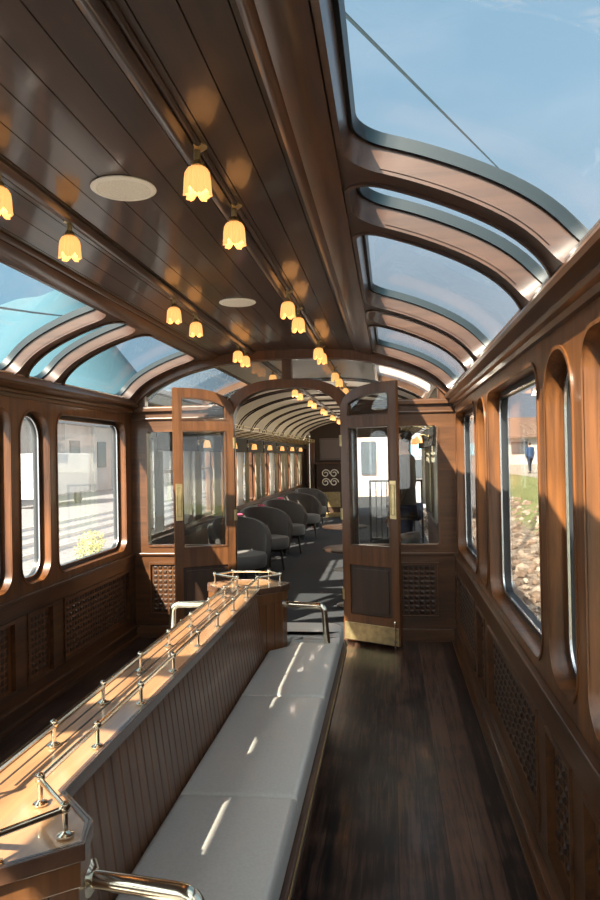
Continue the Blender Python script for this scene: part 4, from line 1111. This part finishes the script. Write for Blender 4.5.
# left yard: rails, white truck, station building, bushes
railm = plain('worn steel rail', (.55, .55, .55), .35, .6)
for y_off, lb in ((-9.9, 'nearest shiny steel rail in the yard left of the train'), (-11.3, 'second shiny steel rail in the yard left of the train'), (-12.6, 'third steel rail farther out in the left yard'), (-14.0, 'farthest steel rail in the left yard')):
    g = MB((y_off, 20, -1.15)); g.sweep([(y_off - .07, -1.15), (y_off + .07, -1.15), (y_off + .04, -1.11), (y_off + .036, -1.02), (y_off - .036, -1.02), (y_off - .04, -1.11)], -10, 90)
    tag(g.build('steel_rail', railm), lb, 'rail', 'yard rails')
r = empty('station_building', (-34, 40, -1.15)); tag(r, 'long pale station building across the yard outside the left windows', 'building')
g = MB((-34, 40, -1.15)); g.box(-42, -26, 20, 120, -1.15, 4.8); g.build('wall', plain('pale pinkish render', (.50, .46, .44), .85, noise=.12, nscale=.8), r)
g = MB((-34, 40, -1.15)); g.prism([(-43, 4.7), (-34, 7.4), (-25.2, 4.7), (-25.2, 4.5), (-43, 4.5)], lambda u, v, w: (u, 19 + 82 * w, v)); g.build('roof', plain('grey metal roof', (.33, .34, .36), .6), r)
for k in range(14):
    yy0 = 22 + k * 5.4; g = MB((-34, 40, -1.15)); g.box(-26.0, -25.9, yy0, yy0 + 1.8, .9, 3.2); g.build('window', bwin, r)
    g = MB((-34, 40, -1.15)); g.box(-25.6, -25.3, yy0 + 3.2, yy0 + 3.5, -1.15, 4.5); g.build('pillar', bw, r)
r = empty('truck', (-11.6, 20, -1.15)); tag(r, 'white box truck parked in the yard outside the left windows', 'truck')
g = MB((-11.6, 20, -1.15)); g.rbox(-12.8, -10.6, 20.8, 25.6, -.45, 2.0, .05); g.build('cargo_box', plain('white truck paint', (.45, .45, .46), .4, coat=.3), r)
g = MB((-11.6, 20, -1.15)); g.prism([(18.9, -.6), (18.95, .35), (19.5, 1.15), (20.7, 1.2), (20.7, -.6)], lambda u, v, w: (-12.65 + 1.9 * w, u, v)); cab_ = g.build('cab', plain('white cab paint', (.42, .42, .43), .4, coat=.3), r, bevel=.05)
g = MB((-11.6, 20, -1.15)); g.box(-10.76, -10.735, 19.55, 20.4, .4, 1.0); g.build('window', bwin, cab_)
for yy0 in (19.7, 24.4):
    for xx in (-10.85, -12.6):
        g = MB((-11.6, 20, -1.15)); g.lathe([(.001, -.12), (.3, -.12), (.42, -.1), (.42, .1), (.3, .12), (.001, .12)], (xx, yy0, -.73), 20, 'x'); g.build('wheel', M['black'], r, smooth=40)
r.location = (-20.5, 38.0, -1.15)
bushm = plain('yellow green leaves', (.34, .33, .10), .8, noise=.35, nscale=9)
def bush(x, y, z, s, seed, label):
    import bmesh
    rnd = random.Random(seed); g = MB((x, y, z))
    for k in range(420):
        u = rnd.uniform(-1, 1); a = rnd.uniform(0, 2 * pi); rr = s * rnd.uniform(.55, 1.0); q = sqrt(1 - u * u)
        c = Vector((x + rr * q * cos(a), y + rr * q * sin(a), z + s * .75 + rr * u * .75)); t = Vector((rnd.uniform(-1, 1), rnd.uniform(-1, 1), rnd.uniform(-.4, 1))).normalized(); w = t.orthogonal().normalized(); l = s * .16
        g.add([c, c + t * l * .5 + w * l * .28, c + t * l, c + t * l * .5 - w * l * .28], [(0, 1, 2, 3)])
    g.tube([(x, y, z), (x, y, z + s * .8)], .03, 6)
    o = g.build('bush', bushm); return tag(o, label, 'bush', 'bushes beside the left track')
bush(-8.7, 19.6, -1.15, .42, 1, 'yellow-green bush low at the left bottom corner of the wide left window')
bush(-7.5, 20.3, -1.15, .40, 2, 'yellow-green bush beyond the other two beside the left track')
bush(-7.9, 17.6, -1.15, .40, 3, 'yellow-green bush nearest the train beside the left track')
# street poles on the left
for (x, y, h) in ((-16.2, 46, 4.2),):
    g = MB((x, y, -1.15)); g.tube([(x, y, -1.15), (x, y, h)], [.07, .05], 10); g.box(x - 1, x + 1, y - .05, y + .05, h - .6, h - .48)
    tag(g.build('utility_pole', plain('weathered pole', (.30, .27, .24), .9)), 'grey utility pole with crossarm standing in the left yard', 'pole')
# overhead cables
def cable(p0, p1, sag, r, lb):
    p0, p1 = Vector(p0), Vector(p1); n = 24; g = MB(p0)
    g.tube([p0 + (p1 - p0) * (i / n) - Vector((0, 0, sag * 4 * (i / n) * (1 - i / n))) for i in range(n + 1)], r, 6)
    tag(g.build('overhead_cable', plain('cable grey blue', (.04, .08, .11), .7), smooth=50), lb, 'cable')
cable((-2.7, 3.6, 6.65), (8.5, 48.4, 19.73), .0, .035, 'single overhead cable crossing the sky above the right roof glass')
cable((-4.8, 6.0, 3.2), (-19.6, 48.0, 12.0), .25, .022, 'thin overhead cable crossing the sky in the left roof glass')
# beyond the far end: pale facade and blue-white train
r = empty('facade', (0, 34, -1.15)); tag(r, 'pale pinkish facade behind the far railing', 'building')
g = MB((0, 34, -1.15)); g.box(-4.2, 4.2, 34, 38, -1.15, 4.5); g.build('wall', plain('pale pink wall', (.48, .37, .32), .85, noise=.12, nscale=1.2), r)
for xx in (-3, -1.4, .4, 2.0):
    g = MB((0, 34, -1.15)); g.box(xx, xx + .7, 33.9, 34, .6, 2.2); g.build('window', bwin, r)
r = empty('train_carriage', (1.2, 24, -.6)); tag(r, 'white railway carriage with light blue stripe beyond the far railing', 'train')
g = MB((1.2, 24, -.6)); g.rbox(.1, 2.9, 23.5, 29.5, -.35, 2.6, .1); g.build('body', plain('grey white carriage paint', (.24, .24, .26), .5), r)
g = MB((1.2, 24, -.6)); g.box(.08, 2.92, 23.47, 29.52, 1.45, 1.85); g.build('stripe', plain('light blue paint', (.22, .50, .66), .4), r)
g = MB((1.2, 24, -.6)); g.box(.35, 1.6, 23.46, 23.5, .75, 1.35); g.build('window', bwin, r)
